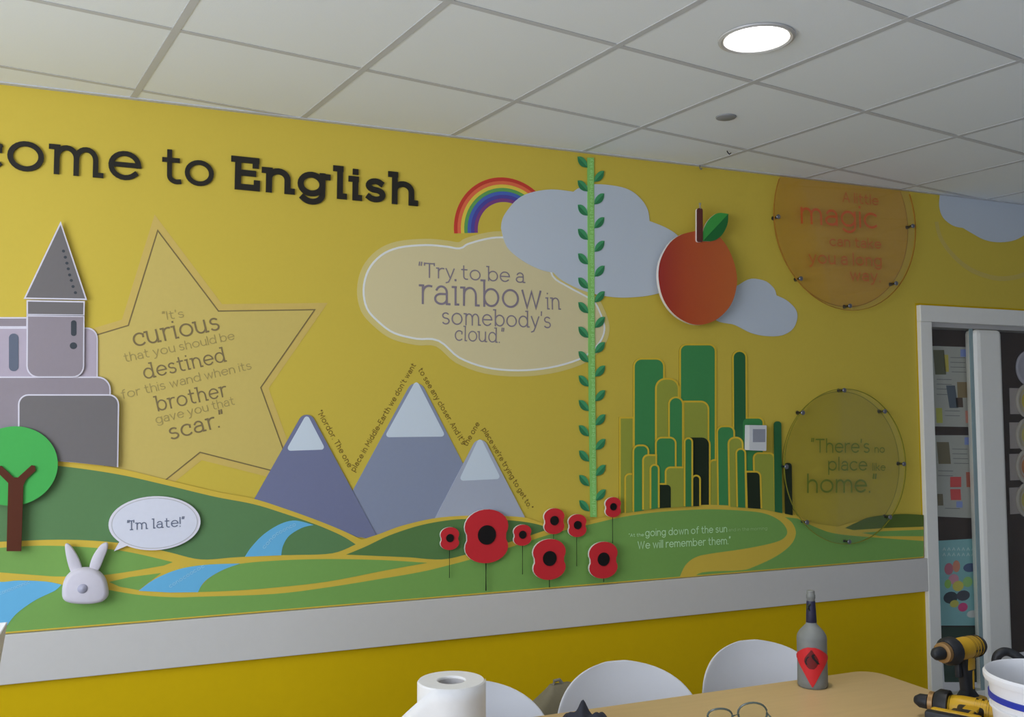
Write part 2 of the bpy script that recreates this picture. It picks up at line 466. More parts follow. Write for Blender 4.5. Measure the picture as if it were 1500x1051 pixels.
# downlights
M_trim = mat('downlight_ring', (.55, .54, .52), .3, .5)
M_glow = emis('downlight_glow', (1.0, .97, .93), 4.0)
def downlight(x, y, label, z=2.7488):
    t = empty('ceiling_downlight', (x, y, z), label, 'light', 'round ceiling downlights')
    r = .115
    lathe('ring', (x, y, z), [(r - .016, .004), (r - .016, -.004), (r - .008, -.007), (r, -.004), (r + .001, 0)], M_trim, t, 48)
    lathe('reflector', (x, y, z), [(r - .016, -.001), (r - .028, .028), (.001, .030)], M_trim, t, 40)
    lathe('lamp', (x, y, z), [(0.0005, -.0045), (r - .03, -.003), (r - .018, -.001), (r - .019, .002)], M_glow, t, 40)
    area('downlight_beam', (x, y, z - .012), (0, 0, 0), .17, .17, 2.8, (1.0, .94, .84), 'DISK', 88)
downlight(dl.x, dl.y, 'lit round recessed downlight with a glowing white lens in a ceiling tile')
for dx_, dy_, w_ in ((3.75, -2.65, 'right'), (1.9, -3.9, 'middle'), (3.95, -4.6, 'rear right')):  # extra downlights out of view, added to light the right side and table
    downlight(dx_, dy_, 'added unseen downlight behind the camera view, %s of the room' % w_)
t = empty('ceiling_sensor', (det.x, det.y, 2.7503), 'small flat grey round sensor plate on the ceiling, smaller than the lit downlight', 'sensor')
lathe('plate', (det.x, det.y, 2.7503), [(.0005, -.007), (.03, -.007), (.038, -.004), (.040, 0)], mat('sensor_grey', (.30, .31, .32), .5), t, 32)
h = onZ(1065, 221, 2.748)
t = empty('ceiling_hook', (h.x, h.y, h.z - .02), 'tiny black clip hooked on the ceiling grid below the round grey sensor', 'hook')
tube('clip', [h, h + Vector((.004, 0, -.008)), h + Vector((.012, .0, -.014)), h + Vector((.02, 0, -.008))], .0025, mat('black_clip', (.02, .02, .03), .4), t, 8)
h = onZ(1023, 243, 2.746)
h.y = -.03
t = empty('ceiling_hook', (h.x, h.y, h.z - .02), 'small grey metal hook at the wall edge of the ceiling above the orange fruit', 'hook')
tube('clip', [h, h + Vector((0, 0, -.014)), h + Vector((.006, 0, -.02)), h + Vector((.011, 0, -.013))], .003, mat('grey_clip', (.3, .3, .3), .3, metal=.6), t, 8)

# ------------------------------------------------ glazed screen at the right with noticeboard behind it
dr = struct(box('door_1', (DX0, -.026, DZ - .085), (DX1, YW, DZ), M_frame, None, .004))   # head
X1, X2, X3 = 3.832, 4.156, 4.345
box('jamb', (DX0, -.024, 0), (X1 - .004, YW, DZ - .085), M_frame, dr, .004)
box('jamb', (DX1 - .08, -.024, 0), (DX1, YW, DZ - .085), M_frame, dr, .004)
box('head_stop', (X1 - .004, .0, DZ - .108), (DX1 - .08, YW, DZ - .085), mat('stop_shade', (.50, .48, .45), .4), dr)
box('door_stile', (X2, -.012, .0), (X3, .075, DZ - .108), M_frame, dr, .025)
box('bottom_rail', (X1 - .004, .01, .0), (X2, .06, .16), M_frame, dr, .003)
box('bottom_rail', (X3, .01, .0), (DX1 - .08, .06, .16), M_frame, dr, .003)
GL = clear('screen_glass', (.97, .97, .95), gl=.012)
box('glass_pane', (X1 - .004, .020, .16), (X2, .026, DZ - .108), GL, dr)
box('glass_pane', (X3, .020, .16), (DX1 - .08, .026, DZ - .108), GL, dr)
M_gedge = mat('glass_edge', (.30, .40, .40), .2, .5)
box('glass_bead', (X2 - .022, .012, .16), (X2 - .002, .0195, DZ - .108), M_gedge, dr)
# dark board behind
nb = struct(box('wall_corridor', (3.3, 1.5, 0), (XR, 1.6, 2.9), M_brown))
board = empty('notice_board', (4.4, .075, .3), 'dark brown pin board standing behind the glass of the white screen', 'notice board')
box('backing', (X1 - .004, .085, .30), (5.2, .10, DZ - .11), M_brown, board)
area('corridor_fill', (4.6, .9, 2.7), (0, 0, 0), .8, .6, 10, (1, .95, .88))  # added fill lamp out of view, brightens the posters behind the glass

def q4(u0, v0, u1, v1, y):
    return [W(u0, v0, y), W(u1, v0, y), W(u1, v1, y), W(u0, v1, y)]
YP = .080
def sheet(name, quad, m, label, cat, group=None):
    c = [W(u, v, YP) for u, v in quad]
    o = plate(name, c, YP + .002, YP, m); tag(o, label, cat, group); return o
M_paper = mat('paper', (.60, .60, .55), .7, .2, .04)
M_line = mat('print_grey', (.26, .26, .26), .7)
def patch(parent, u0, v0, u1, v1, m, nm='printed_picture', du=0, k=1):
    y = YP - .0006 * k
    c = [W(u0, v0, y), W(u1, v0, y), W(u1 + du, v1, y), W(u0 + du, v1, y)]
    plate(nm, c, y + .0004, y, m, parent)
D = lambda n, r, g, b: P(n, r, g, b, 1390, k=.85)
s1 = sheet('poster', [(1362, 507), (1426, 509), (1431, 626), (1366, 625)], M_paper, 'white poster with a tilted phone photo behind glass, uppermost sheet', 'poster', 'posters behind the screen')
for (a, b, c, d, n, col, du) in ((1367, 513, 1383, 549, 'photo_dark', (62, 62, 45), 3), (1383, 520, 1389, 545, 'photo_yellow', (130, 120, 55), 1), (1407, 512, 1418, 523, 'logo_blue', (90, 100, 140), 0),
        (1386, 565, 1399, 598, 'photo_navy', (55, 62, 72), 5), (1402, 560, 1423, 583, 'photo_brown', (92, 80, 58), 1), (1400, 583, 1410, 597, 'photo_black', (50, 40, 35), 1), (1371, 598, 1380, 620, 'photo_green', (120, 120, 55), 1), (1414, 602, 1426, 620, 'photo_red', (160, 95, 85), 1)):
    patch(s1, a, b, c, d, D(n, *col), du=du)
s2 = sheet('poster', [(1366, 638), (1432, 638), (1438, 760), (1371, 757)], M_paper, 'white poster with two red cards printed on it behind glass, second sheet down', 'poster', 'posters behind the screen')
for (a, b, c, d, n, col, du) in ((1372, 648, 1390, 680, 'photo_street', (75, 68, 52), 3), (1413, 641, 1424, 652, 'logo_blue', (90, 100, 140), 0), (1392, 699, 1408, 714, 'card_red', (140, 50, 50), 0),
        (1392, 717, 1407, 733, 'card_red', (140, 50, 50), 1), (1415, 692, 1428, 714, 'card_rust', (120, 68, 55), 1), (1373, 724, 1381, 741, 'photo_street', (75, 68, 52), 1), (1401, 735, 1410, 744, 'logo_blue', (90, 100, 140), 0)):
    patch(s2, a, b, c, d, D(n, *col), du=du)
for s, rows in ((s1, [(1392, 524), (1392, 531), (1392, 538), (1394, 545), (1372, 556), (1372, 563), (1372, 570), (1372, 578), (1384, 602), (1384, 609)]), (s2, [(1395, 658), (1395, 665), (1396, 672), (1397, 679), (1374, 690), (1374, 697), (1384, 745)])):
    vs, fs = [], []
    for u, v in rows: ribbon_into(vs, fs, [W(u, v, YP), W(u + 22, v + .5, YP)], .0035, YP, YP - .0005, flat=True)
    mesh_obj('text_lines', vs, fs, M_line, s)['kind'] = 'stuff'
s3 = sheet('poster', [(1370, 793), (1437, 789), (1443, 917), (1376, 917)], D('teal_paper', 88, 122, 128), 'teal poster with a colourful printed crowd behind glass, below the white posters', 'poster', 'posters behind the screen')
for i, (a, b, c, d, col) in enumerate(((1384, 826, 1396, 842, (125, 70, 85)), (1396, 822, 1406, 838, (150, 90, 75)), (1390, 842, 1404, 856, (150, 95, 110)), (1384, 850, 1393, 862, (95, 125, 60)), (1396, 852, 1411, 866, (165, 130, 60)),
        (1411, 846, 1424, 860, (100, 130, 80)), (1383, 868, 1402, 884, (35, 42, 48)), (1402, 866, 1420, 880, (48, 50, 60)), (1392, 880, 1404, 890, (130, 125, 60)), (1404, 884, 1417, 896, (140, 45, 85)), (1417, 895, 1432, 905, (150, 145, 150)), (1412, 826, 1430, 838, (50, 62, 90)))):
    y = YP - .0006
    cx, cz = W((a + c) / 2, (b + d) / 2, y); rx = abs(W(c, b, y)[0] - W(a, b, y)[0]) / 2; rz = abs(W(a, b, y)[1] - W(a, d, y)[1]) / 2
    plate('printed_shape', circle(cx, cz, rx * 1.1, 14, rz * 1.1), y + .0003, y - i * .00003, D('crowd_%d' % i, *col), s3)
vs, fs = [], []
for v in (803, 811):
    for k in range(7):
        u = 1381 + k * 7
        ribbon_into(vs, fs, [W(u, v + 4, YP), W(u + 2, v, YP), W(u + 4, v + 4, YP)], .006, YP, YP - .0005, flat=True)
mesh_obj('title_print', vs, fs, D('title_pale', 120, 140, 142), s3)
s4 = sheet('poster', [(1379, 919), (1443, 919), (1448, 1000), (1384, 1000)], D('dark_green_paper', 28, 42, 36), 'dark green poster low behind the glass beside the upright drill', 'poster', 'posters behind the screen')
# craft plates in the right-hand pane
CG = 'round paper plates on the board'
for i, (v, col, nm, lab) in enumerate(((540, (120, 118, 128), 'plate_lilac', 'pale lilac round paper plate behind glass, topmost of the column'), (588, (140, 125, 45), 'plate_yellow', 'large yellow paper plate behind glass just below the lilac one'),
        (638, (135, 125, 70), 'plate_cream', 'yellow paper plate in the middle of the plate column'), (684, (130, 85, 50), 'plate_orange', 'orange paper plate behind glass in the plate column'), (733, (128, 118, 60), 'plate_olive', 'yellow paper plate, lowest of the column behind glass'))):
    cx, cz = W(1506, v, YP)
    t = empty('paper_plate', (cx, YP, cz - .1), lab, 'paper plate', CG)
    if i: plate('backing_sheet', [(cx - .14, cz - .072), (cx + .14, cz - .072), (cx + .14, cz + .072), (cx - .14, cz + .072)], YP + .003, YP + .001, D('plate_sheet', 112, 105, 105), t)
    lathe('rim', (cx, YP, cz), [(.055, -.003), (.082, -.010), (.095, -.012), (.098, -.008), (.098, 0)], D('plate_rim' if i else 'plate_lilac', *((125, 120, 115) if i else (120, 118, 128))), t, 36, axis=(0, 1, 0))
    lathe('disc', (cx, YP, cz), [(.0005, -.002), (.062, -.002), (.078, -.0125)], D(nm, *col), t, 36, axis=(0, 1, 0))

# ================================================================== MURAL: LANDSCAPE
ZR = .8705
M_gold = P('gold_line', 188, 160, 62, 400, noise=.02)
M_dkg = P('hill_dark_green', 86, 120, 78, 250, noise=.03)
M_dkg2 = P('hill_mid_dark_green', 74, 104, 60, 640, noise=.03)
M_ltg = P('hill_light_green', 107, 145, 74, 420, noise=.03)
M_river = P('river_blue', 96, 162, 200, 300, noise=.02)
land = empty('mural_landscape', (1.4, -.009, .868), 'printed green hills with gold outlines and blue rivers above the white rail', 'wall mural')
LT = [(-40, 668), (0, 669), (86, 674), (171, 686), (243, 703), (314, 720), (371, 731), (417, 745.5), (463, 762), (500, 777), (530, 791)]
LT2 = [(530, 791), (555, 783), (591, 770), (645, 758.5), (708, 755.6), (769, 758.5), (799, 767), (861, 763), (912, 752), (965, 744), (1040, 740), (1115, 745), (1164, 755), (1190, 766), (1228, 772)]
def hy(u):
    P_ = LT2[7:]
    for (a, b), (c, d) in zip(P_, P_[1:]):
        if a <= u <= c: return b + (d - b) * (u - a) / (c - a)
    return P_[0][1]
YH = -.0085
def land_part(name, pts, y, m, lab=None, k=4):
    o = plate(name, clipz(WP(pts, y), lo=ZR if name == 'ground' else ZR + .005), y + .0012, y, m, land)
    if lab: o['label'] = lab
    return o
basep = sm(LT, 5, False) + sm(LT2, 5, False)[1:] + sm([(1228, 772), (1248, 766), (1277, 762), (1320, 759), (1353, 759)], 4, False)[1:]
land_part('ground', basep + [(1353, 860), (-40, 960)], YH, M_gold, 'gold ground seen as outlines between the green hills')
o_ = lambda p, k=5: sm(p, k, False)
land_part('hill', o_([(-40, 677), (0, 677), (86, 683), (171, 695), (243, 711), (314, 728), (371, 739), (417, 753), (463, 769), (500, 785), (521, 798)]) + o_([(521, 798), (487, 811), (432, 813.5), (400, 814), (343, 817), (294, 820), (250, 810), (214, 802), (157, 794), (86, 791), (0, 794), (-40, 795)]), YH - .0006, M_dkg, 'large dark green hill')
land_part('hill', o_([(507, 813), (536, 801), (570, 785), (616, 770), (662, 762), (700, 761), (751, 763), (785, 768), (806, 775)]) + o_([(800, 777), (745, 795), (686, 812), (647, 820), (601, 817)]), YH - .0006, M_dkg2, 'small dark green hill')
land_part('hill', o_([(-40, 806), (0, 803), (53, 800), (107, 801), (160, 805), (200, 811.5), (253, 824)]) + o_([(240, 829), (160, 842), (91, 845), (53, 843), (0, 839), (-40, 836)]), YH - .0006, M_ltg)
land_part('field', o_([(-40, 850), (0, 853), (27, 852), (67, 853), (88, 857), (130, 860), (160, 865), (203, 872), (253, 875.5), (293, 874.7), (400, 870.7), (480, 861), (570, 846.5), (600, 841.5), (628, 836)]) + o_([(628, 836), (686, 821), (745, 803), (797, 786), (833, 776), (861, 769.5), (911, 758), (965, 750.5), (1029, 746.7), (1070, 747.5), (1115, 751.6), (1140, 761.6), (1152, 775), (1151, 786), (1136, 794.7), (1093, 804), (1040, 811.7), (1018.7, 817), (1003.7, 829), (994, 850)])[1:] + [(994, 870), (-40, 960)], YH - .0006, M_ltg)
land_part('field', o_([(1150, 758), (1161, 767), (1166, 782), (1158, 799), (1136, 816), (1104, 831), (1085, 836), (1029, 839), (1015, 850)]) + [(1015, 870), (1353, 860), (1353, 793)] + o_([(1353, 793), (1291, 788.6), (1229, 783), (1200, 775), (1168, 760)]), YH - .0006, M_ltg)
land_part('hill', o_([(1238, 774), (1256, 765.5), (1277, 757.7), (1320, 753.5), (1353, 755)]) + [(1353, 772), (1296, 774), (1250, 777)], YH - .0012, P('hill_far_green', 62, 76, 30, 1300), 'dark green far hill at the right end')
land_part('field', [(1262, 781), (1296, 778.5), (1353, 776.5), (1353, 786), (1290, 786)], YH - .0012, M_ltg)
land_part('field', [(160, 853), (190, 846), (236, 840), (220, 852), (203, 865), (175, 860)], YH - .0010, M_ltg)
land_part('field', o_([(285, 868), (296, 858), (307, 847), (328, 835), (352, 826.5), (410, 821.5), (480, 819.5), (560, 821), (626, 825)]) + o_([(626, 825), (560, 837), (480, 852.5), (400, 861.5), (340, 866), (285, 868)])[1:], YH - .0010, M_ltg)
rivL = land_part('river', o_([(-40, 848), (0, 853), (27, 851), (67, 852.5), (90, 857)]) + o_([(90, 857), (80, 866), (53, 879), (27, 897), (13, 913), (2, 932)])[1:] + [(-40, 960)], YH - .0016, M_river)
land_part('river', o_([(203, 866), (226.7, 849), (261, 834.7), (301, 828), (352, 826)]) + o_([(352, 826), (328, 834.7), (306.7, 846.7), (296, 857), (290, 868)])[1:] + [(250, 868.5)], YH - .0016, M_river)
land_part('river', o_([(358.7, 816), (368.6, 801.6), (386.7, 783), (411, 768), (433, 763), (459.5, 769.5)]) + o_([(459.5, 769.5), (442.7, 773.6), (424, 785), (414.7, 799.7), (412, 814)])[1:], YH - .0016, M_river)
M_rtxt = P('river_text', 140, 185, 210, 300)
for s, a, b in (('conococonoc', (0, 872), (44, 855)), ('conocoo', (249, 862), (284, 840)), ('coc', (284, 840), (300, 831)), ('cono', (387, 805), (405, 785)), ('coonco', (405, 785), (434, 770))):
    text('water_lettering', s, a, b, 4, M_rtxt, land, y=YH - .0019, slab=False, wt=.16)
M_white_t = P('pale_text', 150, 182, 140, 1000)
text('lettering', '<At the', (921, 787), (943, 786), 3.5, M_white_t, land, y=YH - .0009, slab=False, wt=.15)
text('lettering', 'going down of the sun', (945, 786.5), (1065, 780), 8, M_white_t, land, y=YH - .0009, slab=False, wt=.15)
text('lettering', 'and in the morning', (1067, 779), (1124, 776.5), 3.5, P('pale_text_dim', 122, 148, 100, 1000), land, y=YH - .0009, slab=False, wt=.15)
text('lettering', 'We will remember them.>', (934, 805), (1070, 797.5), 8.5, M_white_t, land, y=YH - .0009, slab=False, wt=.15)

# ================================================================== RAINBOW, CLOUDS, SIGN
rb = empty('rainbow_print', (1.46, -.001, 2.36), 'printed rainbow arch rising behind the pale cloud sign', 'rainbow')
cx, cz = 1.4660, 2.3700
bands = [((165, 52, 42), 'red'), ((190, 90, 60), 'orange'), ((190, 165, 62), 'amber'), ((82, 132, 72), 'green'), ((62, 84, 150), 'blue'), ((66, 60, 130), 'indigo'), ((102, 56, 108), 'violet')]
r1, r0 = .2315, .1270
for i, (c, n) in enumerate(bands):
    rm = r1 - (r1 - r0) * (i + .5) / 7
    pts = [(cx + rm * math.cos(R(a)), cz + rm * math.sin(R(a))) for a in range(-2, 189, 4)]
    ribbon('band', pts, (r1 - r0) / 7 + .0004, -.0008, -.0014, P('rainbow_' + n, *c, 720), rb)['label'] = n + ' band'
M_sign = P('sign_cream', 180, 168, 132, 640, noise=.01)
M_sign2 = P('sign_halo', 178, 163, 104, 640, noise=.01)
CS = [(523, 424), (531, 391.5), (552, 367), (581, 354), (623, 350), (655, 352.5), (671.5, 355), (681, 349.5), (707, 342), (733, 339), (770, 343), (800, 360), (814, 382), (816, 400), (836, 413), (872, 433.6), (885, 453), (893, 479), (888, 501.5), (872, 521), (849.5, 535.5), (807.4, 547.5), (759, 552), (710, 547.5), (668, 532), (639, 508), (610, 506), (574, 497), (548.5, 479), (529, 456)]
csw = WP(sm(CS, 4), -.002)
cs = empty('cloud_sign', (1.35, -.002, 1.80), 'pale cream cloud shaped panel with a white inner line and the rainbow quotation', 'wall sign')
plate('halo', csw, -.0010, -.0020, M_sign2, cs)
def inset(pts, d):
    p = list(pts)
    if area2(p) < 0: p.reverse()
    out = []; n = len(p)
    for i in range(n):
        a, b = Vector(p[i - 2]), Vector(p[(i + 2) % n]); t = (b - a).normalized()
        out.append((p[i][0] - t.y * d, p[i][1] + t.x * d))
    return out
ins = inset(csw, .026)
plate('panel', ins, -.0020, -.0024, M_sign, cs)
ribbon('white_outline', ins, .008, -.0024, -.0029, P('sign_line', 202, 198, 190, 640), cs, True)
M_txt = P('text_grey_purple', 112, 102, 112, 700)
for s, a, b, xh, wt in (('<Try to be a', (613, 406.5), (769, 415), 16, .11), ('rainbow', (615, 445.6), (793, 453.5), 29, .11), ('in', (800, 453.7), (821, 454.2), 18, .11), ("somebody's", (647, 475.5), (807, 481.5), 18, .11), ('cloud.>', (666, 499.5), (738, 503), 16, .11)):
    text('lettering', s, a, b, xh, M_txt, cs, y=-.0030, wt=wt)
M_cloud = P('cloud_grey', 155, 161, 171, 800, noise=.01)
big = sm([(734, 335), (735, 325), (740, 313), (755.6, 294), (775, 283), (807.4, 277.6), (840, 281)], 4, False) + sm([(840, 281), (849.5, 275), (872, 270), (904.5, 273), (925, 280), (940, 293), (949, 308), (951.5, 324)], 4, False)[1:] + sm([(951.5, 324), (974, 333), (992.5, 345), (1012, 368), (1018, 392), (1005, 412), (985, 424), (953.7, 432.6), (930, 435.5), (904.5, 436), (875.4, 432), (849.5, 424), (823.6, 411), (810.7, 399.6)], 4, False)[1:] + sm([(810.7, 399.6), (791, 395), (765.4, 382), (742.7, 362), (734, 335)], 4, False)[1:-1]
tag(plate('cloud_print', WP(big, -.004), -.0030, -.0042, M_cloud), 'large grey-white cloud print between the rainbow and the orange fruit', 'cloud', 'grey-white clouds on the mural')
small = sm([(1081.5, 418), (1095, 410), (1106.7, 408.6), (1122.6, 412.7), (1134, 423), (1137.5, 433)], 4, False) + sm([(1137.5, 433), (1152, 440), (1165, 452.6), (1168, 466), (1161.5, 482), (1145.5, 491.5), (1122.6, 492.6), (1100, 488), (1077, 476.6), (1068, 474.5)], 4, False)[1:] + sm([(1068, 474.5), (1050, 470), (1040, 455), (1050, 432), (1081.5, 418)], 4, False)[1:-1]
tag(plate('cloud_print', WP(small, -.004), -.0030, -.0042, M_cloud), 'small grey-white cloud print at the lower right of the orange fruit', 'cloud', 'grey-white clouds on the mural')
rc = sm([(1377, 270), (1377, 283.5), (1376, 302.5), (1381.7, 319), (1396, 330.6), (1410.6, 334)], 4, False) + sm([(1410.6, 334), (1421.5, 340.5), (1441, 351), (1461, 355), (1483, 353), (1500, 345), (1520, 330), (1535, 310)], 4, False)[1:] + [(1545, 290), (1545, 270)]
tag(plate('cloud_print', clipz(WP(rc, -.004), hi=2.748), -.0030, -.0042, M_cloud), 'grey-white cloud print under the ceiling above the white screen frame', 'cloud', 'grey-white clouds on the mural')
ring = sm([(1372, 325), (1375, 340), (1381, 354), (1392.5, 370), (1410.6, 387.5), (1432, 400), (1461, 408), (1486.6, 406.5), (1505, 400), (1530, 385)], 5, False)
tag(ribbon('outline_print', WP(ring, -.002), .026, -.0010, -.0016, P('faint_outline', 138, 122, 62, 1400)), 'faint pale curved outline printed below the cloud over the white frame', 'outline')

# ================================================================== STAR
st = empty('star_print', (.6, -.0015, 1.2), 'tinted five pointed star with a thin dark outline and the curious quotation', 'wall sign')
SV = [(231, 338), (320, 456), (461, 454), (382, 568), (429, 697.7), (293, 663), (160, 770), (148, 615), (62, 515), (188, 477)]
sw = WP(SV, -.002)
def outset(poly, d):
    p = list(poly); rev = area2(p) < 0
    if rev: p.reverse()
    out = []; n = len(p)
    for i in range(n):
        a, b, c = Vector(p[i - 1]), Vector(p[i]), Vector(p[(i + 1) % n])
        n1 = (b - a).normalized(); n1 = Vector((n1.y, -n1.x)); n2 = (c - b).normalized(); n2 = Vector((n2.y, -n2.x))
        k = n1 + n2; m_ = k / max(.25, k.dot(n1)); 
        out.append(tuple(b + m_ * d))
    return out
plate('star_halo', outset(sw, .026), -.0008, -.0014, P('star_halo', 188, 162, 88, 330, k=.60), st)
plate('star_face', sw, -.0014, -.0018, P('star_face', 186, 165, 92, 330, k=.60), st)
ribbon('outline', sw, .0045, -.0018, -.0023, P('star_line', 112, 96, 62, 330), st, True)
M_sb = P('star_text_dark', 118, 102, 70, 280); M_sl = P('star_text_light', 152, 134, 82, 280)
for s, a, b, xh, m, wt in (("<It's", (239, 469.5), (270, 465), 9, M_sl, .12), ('curious', (197, 509), (323, 483.5), 20, M_sb, .13), ('that you should be', (183, 531), (344, 497.5), 9.5, M_sl, .12), ('destined', (212, 556.5), (332, 530), 16.5, M_sb, .13),
        ('for this wand when its', (179, 585), (369, 541), 9.5, M_sl, .12), ('brother', (230, 603.5), (333, 581), 16.5, M_sb, .13), ('gave you that', (229, 621.5), (344, 593), 9.5, M_sl, .12), ('scar.>', (250, 645.5), (331, 624), 18, M_sb, .13)):
    text('lettering', s, a, b, xh, m, st, y=-.0024, wt=wt, slab=(m is M_sb))

# ================================================================== TITLE LETTERS
tl = empty('title_lettering', (.8, -.004, 2.2), 'black raised slab lettering reading Welcome to English under the ceiling', 'lettering')
M_blk = mat('letter_black', (.022, .019, .014), .5, .3)
text('letter', 'ome', (10, 249), (205, 266), 44, M_blk, tl, y=-.0030, th=.006, wt=.16, split=True, gap=.17)
text('letter', 'to', (237, 268.5), (313, 274.5), 38, M_blk, tl, y=-.0030, th=.006, wt=.17, split=True, gap=.13)
text('letter', 'Welc', (-175, 233), (2, 249), 44, M_blk, tl, y=-.0030, th=.006, wt=.16, split=True, gap=.17)
text('letter', 'English', (343, 277), (611, 302), 36, M_blk, tl, y=-.0030, th=.006, wt=.215, split=True, gap=.10)

# ================================================================== CASTLE RELIEF
ca = empty('castle_relief', (-.1, -.03, 1.42), 'grey layered castle relief with a pointed tower at the left edge', 'wall relief')
M_cw = P('castle_white_edge', 205, 200, 212, 60); M_c1 = P('castle_lilac', 170, 158, 172, 60)
M_c2 = P('castle_mid_grey', 140, 130, 138, 60); M_c3 = P('castle_dark_grey', 110, 105, 106, 60); M_slit = P('castle_slit', 96, 102, 118, 20); M_ink = P('castle_ink', 62, 66, 72, 100)
def crel(name, pts, rads, y1, m, ed=2.2, depth=.006, lab=None, nobot=False):
    outer = outset([(a, -b) for a, b in pts], ed); outer = [(a, -b) for a, b in outer]
    if abs(outer[0][0] - pts[0][0]) + abs(outer[0][1] - pts[0][1]) > abs(outer[-1][0] - pts[0][0]) + abs(outer[-1][1] - pts[0][1]): outer.reverse()
    if nobot:
        for k in (2, 3): outer[k] = (outer[k][0], pts[k][1] + .2)
    rr = rads if isinstance(rads, (list, tuple)) else [rads] * len(pts)
    b = plate(name, WP(rounded(outer, [r + ed if r else 0 for r in rr]), y1 + .001), 0 if y1 > -.01 else y1 + depth, y1 + .001, M_cw, ca)
    f = plate('face', WP(rounded(pts, rr), y1), y1 + .001, y1, m, b)
    if lab: b['label'] = lab
    return b
b = crel('castle_block', [(-60, 482), (141, 482), (141, 575), (-60, 575)], [0, 14, 0, 0], -.008, M_c1)
for cxp in (-8, 20):
    plate('slit', WP(rounded([(cxp - 7, 489), (cxp + 7, 489), (cxp + 7, 544), (cxp - 7, 544)], 6.5), -.0092), -.008, -.0092, M_slit, b)
crel('castle_block', [(-60, 467), (38, 467), (38, 478), (-60, 478)], 0, -.007, M_c2)
crel('castle_block', [(-60, 554), (160, 554), (160, 681), (-60, 667)], [0, 17, 0, 0], -.014, M_c2, nobot=True)
crel('castle_block', [(28.5, 580), (172.5, 580), (171, 684.5), (28.5, 669)], [13, 13, 0, 0], -.022, M_c3, nobot=True)
tw = crel('tower', [(41, 464), (121.5, 464.5), (121, 551.5), (40.5, 551.5)], [0, 0, 15, 15], -.018, M_c2)
crel('tower_band', [(41, 442), (122, 443.5), (121.5, 461), (41, 460)], 0, -.018, M_c3)
cn = crel('tower_roof', [(88.5, 330), (124.5, 437.5), (38, 436)], 0, -.018, M_c3)
plate('slit', WP(rounded([(104, 469.5), (112, 469.5), (112, 492.5), (104, 492.5)], 3.8), -.0188), -.018, -.0188, M_ink, tw)
c_ = W(107.5, 506.8, -.0188); plate('slit', circle(*c_, .0115, 16, .012), -.018, -.0188, M_ink, tw)
for u, v in ((93, 368), (95.7, 377), (98, 385.7), (100, 394), (102, 403), (104.5, 411), (107, 420), (110.5, 429)):
    c_ = W(u, v, -.0188); plate('roof_dot', circle(*c_, .0052, 10), -.018, -.0188, M_ink, cn)

# ================================================================== MOUNTAINS
MG = 'grey mountains with snow caps'
def mountain(apex, lb, rb_, snow, col, y, label, ar):
    t = empty('mountain_relief', (W(apex[0], 0, y)[0], y, 1.1), label, 'mountain', MG)
    body = rounded([lb, apex, rb_] + ([] if len(lb) else []), [0, ar, 0], 8)
    plate('rock_face', WP(body, y), y + .003, y, P('rock_%d' % col[0], *col, 560, noise=.02), t)
    plate('snow_cap', WP(rounded(snow, 4, 4), y - .0006), y, y - .0006, P('snow', 176, 184, 194, 560, noise=.01), t)
mountain((610, 547), (480, 787), (735, 790), [(610, 556), (563, 641), (653, 640)], (118, 124, 144), -.0040, 'tallest grey mountain with the biggest snow cap, centre of the three', 13)
mountain((449.5, 595), (366, 743), (557, 795), [(449.5, 606), (418.5, 661), (477, 659)], (100, 103, 130), -.0072, 'dark slate mountain on the left of the three', 12)
mountain((703.5, 632), (633, 768), (774, 768), [(703, 639), (672, 705), (734, 702)], (146, 150, 164), -.0072, 'pale grey mountain on the right of the three, lowest peak', 11)
mt = empty('mountain_quotation', (1.1, -.002, 1.2), 'small brown sentence climbing over the mountain slopes', 'lettering')
M_mt = P('mountain_text', 104, 82, 34, 600)
for s, a, b in (('<Mordor. The one', (464, 604.5), (510, 686)), ("place in Middle-Earth we don't want", (519.5, 692), (609.5, 535.5)), ("to see any closer. And it's", (612, 542.5), (676.5, 652.5)), ('the one', (684, 655), (703, 621.5)), ("place we're trying to get to.>", (705.5, 630), (775, 748))):
    text('lettering', s, a, b, 6.2, M_mt, mt, y=-.0012, slab=False, wt=.17, gap=.2)

# ================================================================== BEANSTALK
bs = empty('beanstalk_print', (1.92, -.005, 1.14), 'green beanstalk with paired leaves running from the hills up to the ceiling', 'beanstalk')
stem_p = [W(860.3, 231, -.006), W(861.3, 440, -.006), W(862.5, 600, -.006), W(864.8, 758, -.006), W(874.3, 758, -.006), W(872.3, 600, -.006), W(871, 440, -.006), W(870.2, 231, -.006)]
plate('stem', clipz(stem_p, hi=2.7465), -.004, -.006, P('stalk_green', 110, 160, 84, 860), bs)
text('stem_lettering', 'and he climbed and he climbed and he climbed and he climbed and he climbed and he climbed till at last he reached the sky', (872.3, 755), (868.2, 233), 4.4, P('stalk_text', 138, 178, 118, 860), bs, y=-.0062, slab=False, wt=.16, gap=.3)
M_lf1 = P('leaf_green', 56, 122, 80, 860); M_lf2 = P('leaf_dark_green', 40, 96, 62, 860)  # two-tone leaf: lighter and darker half
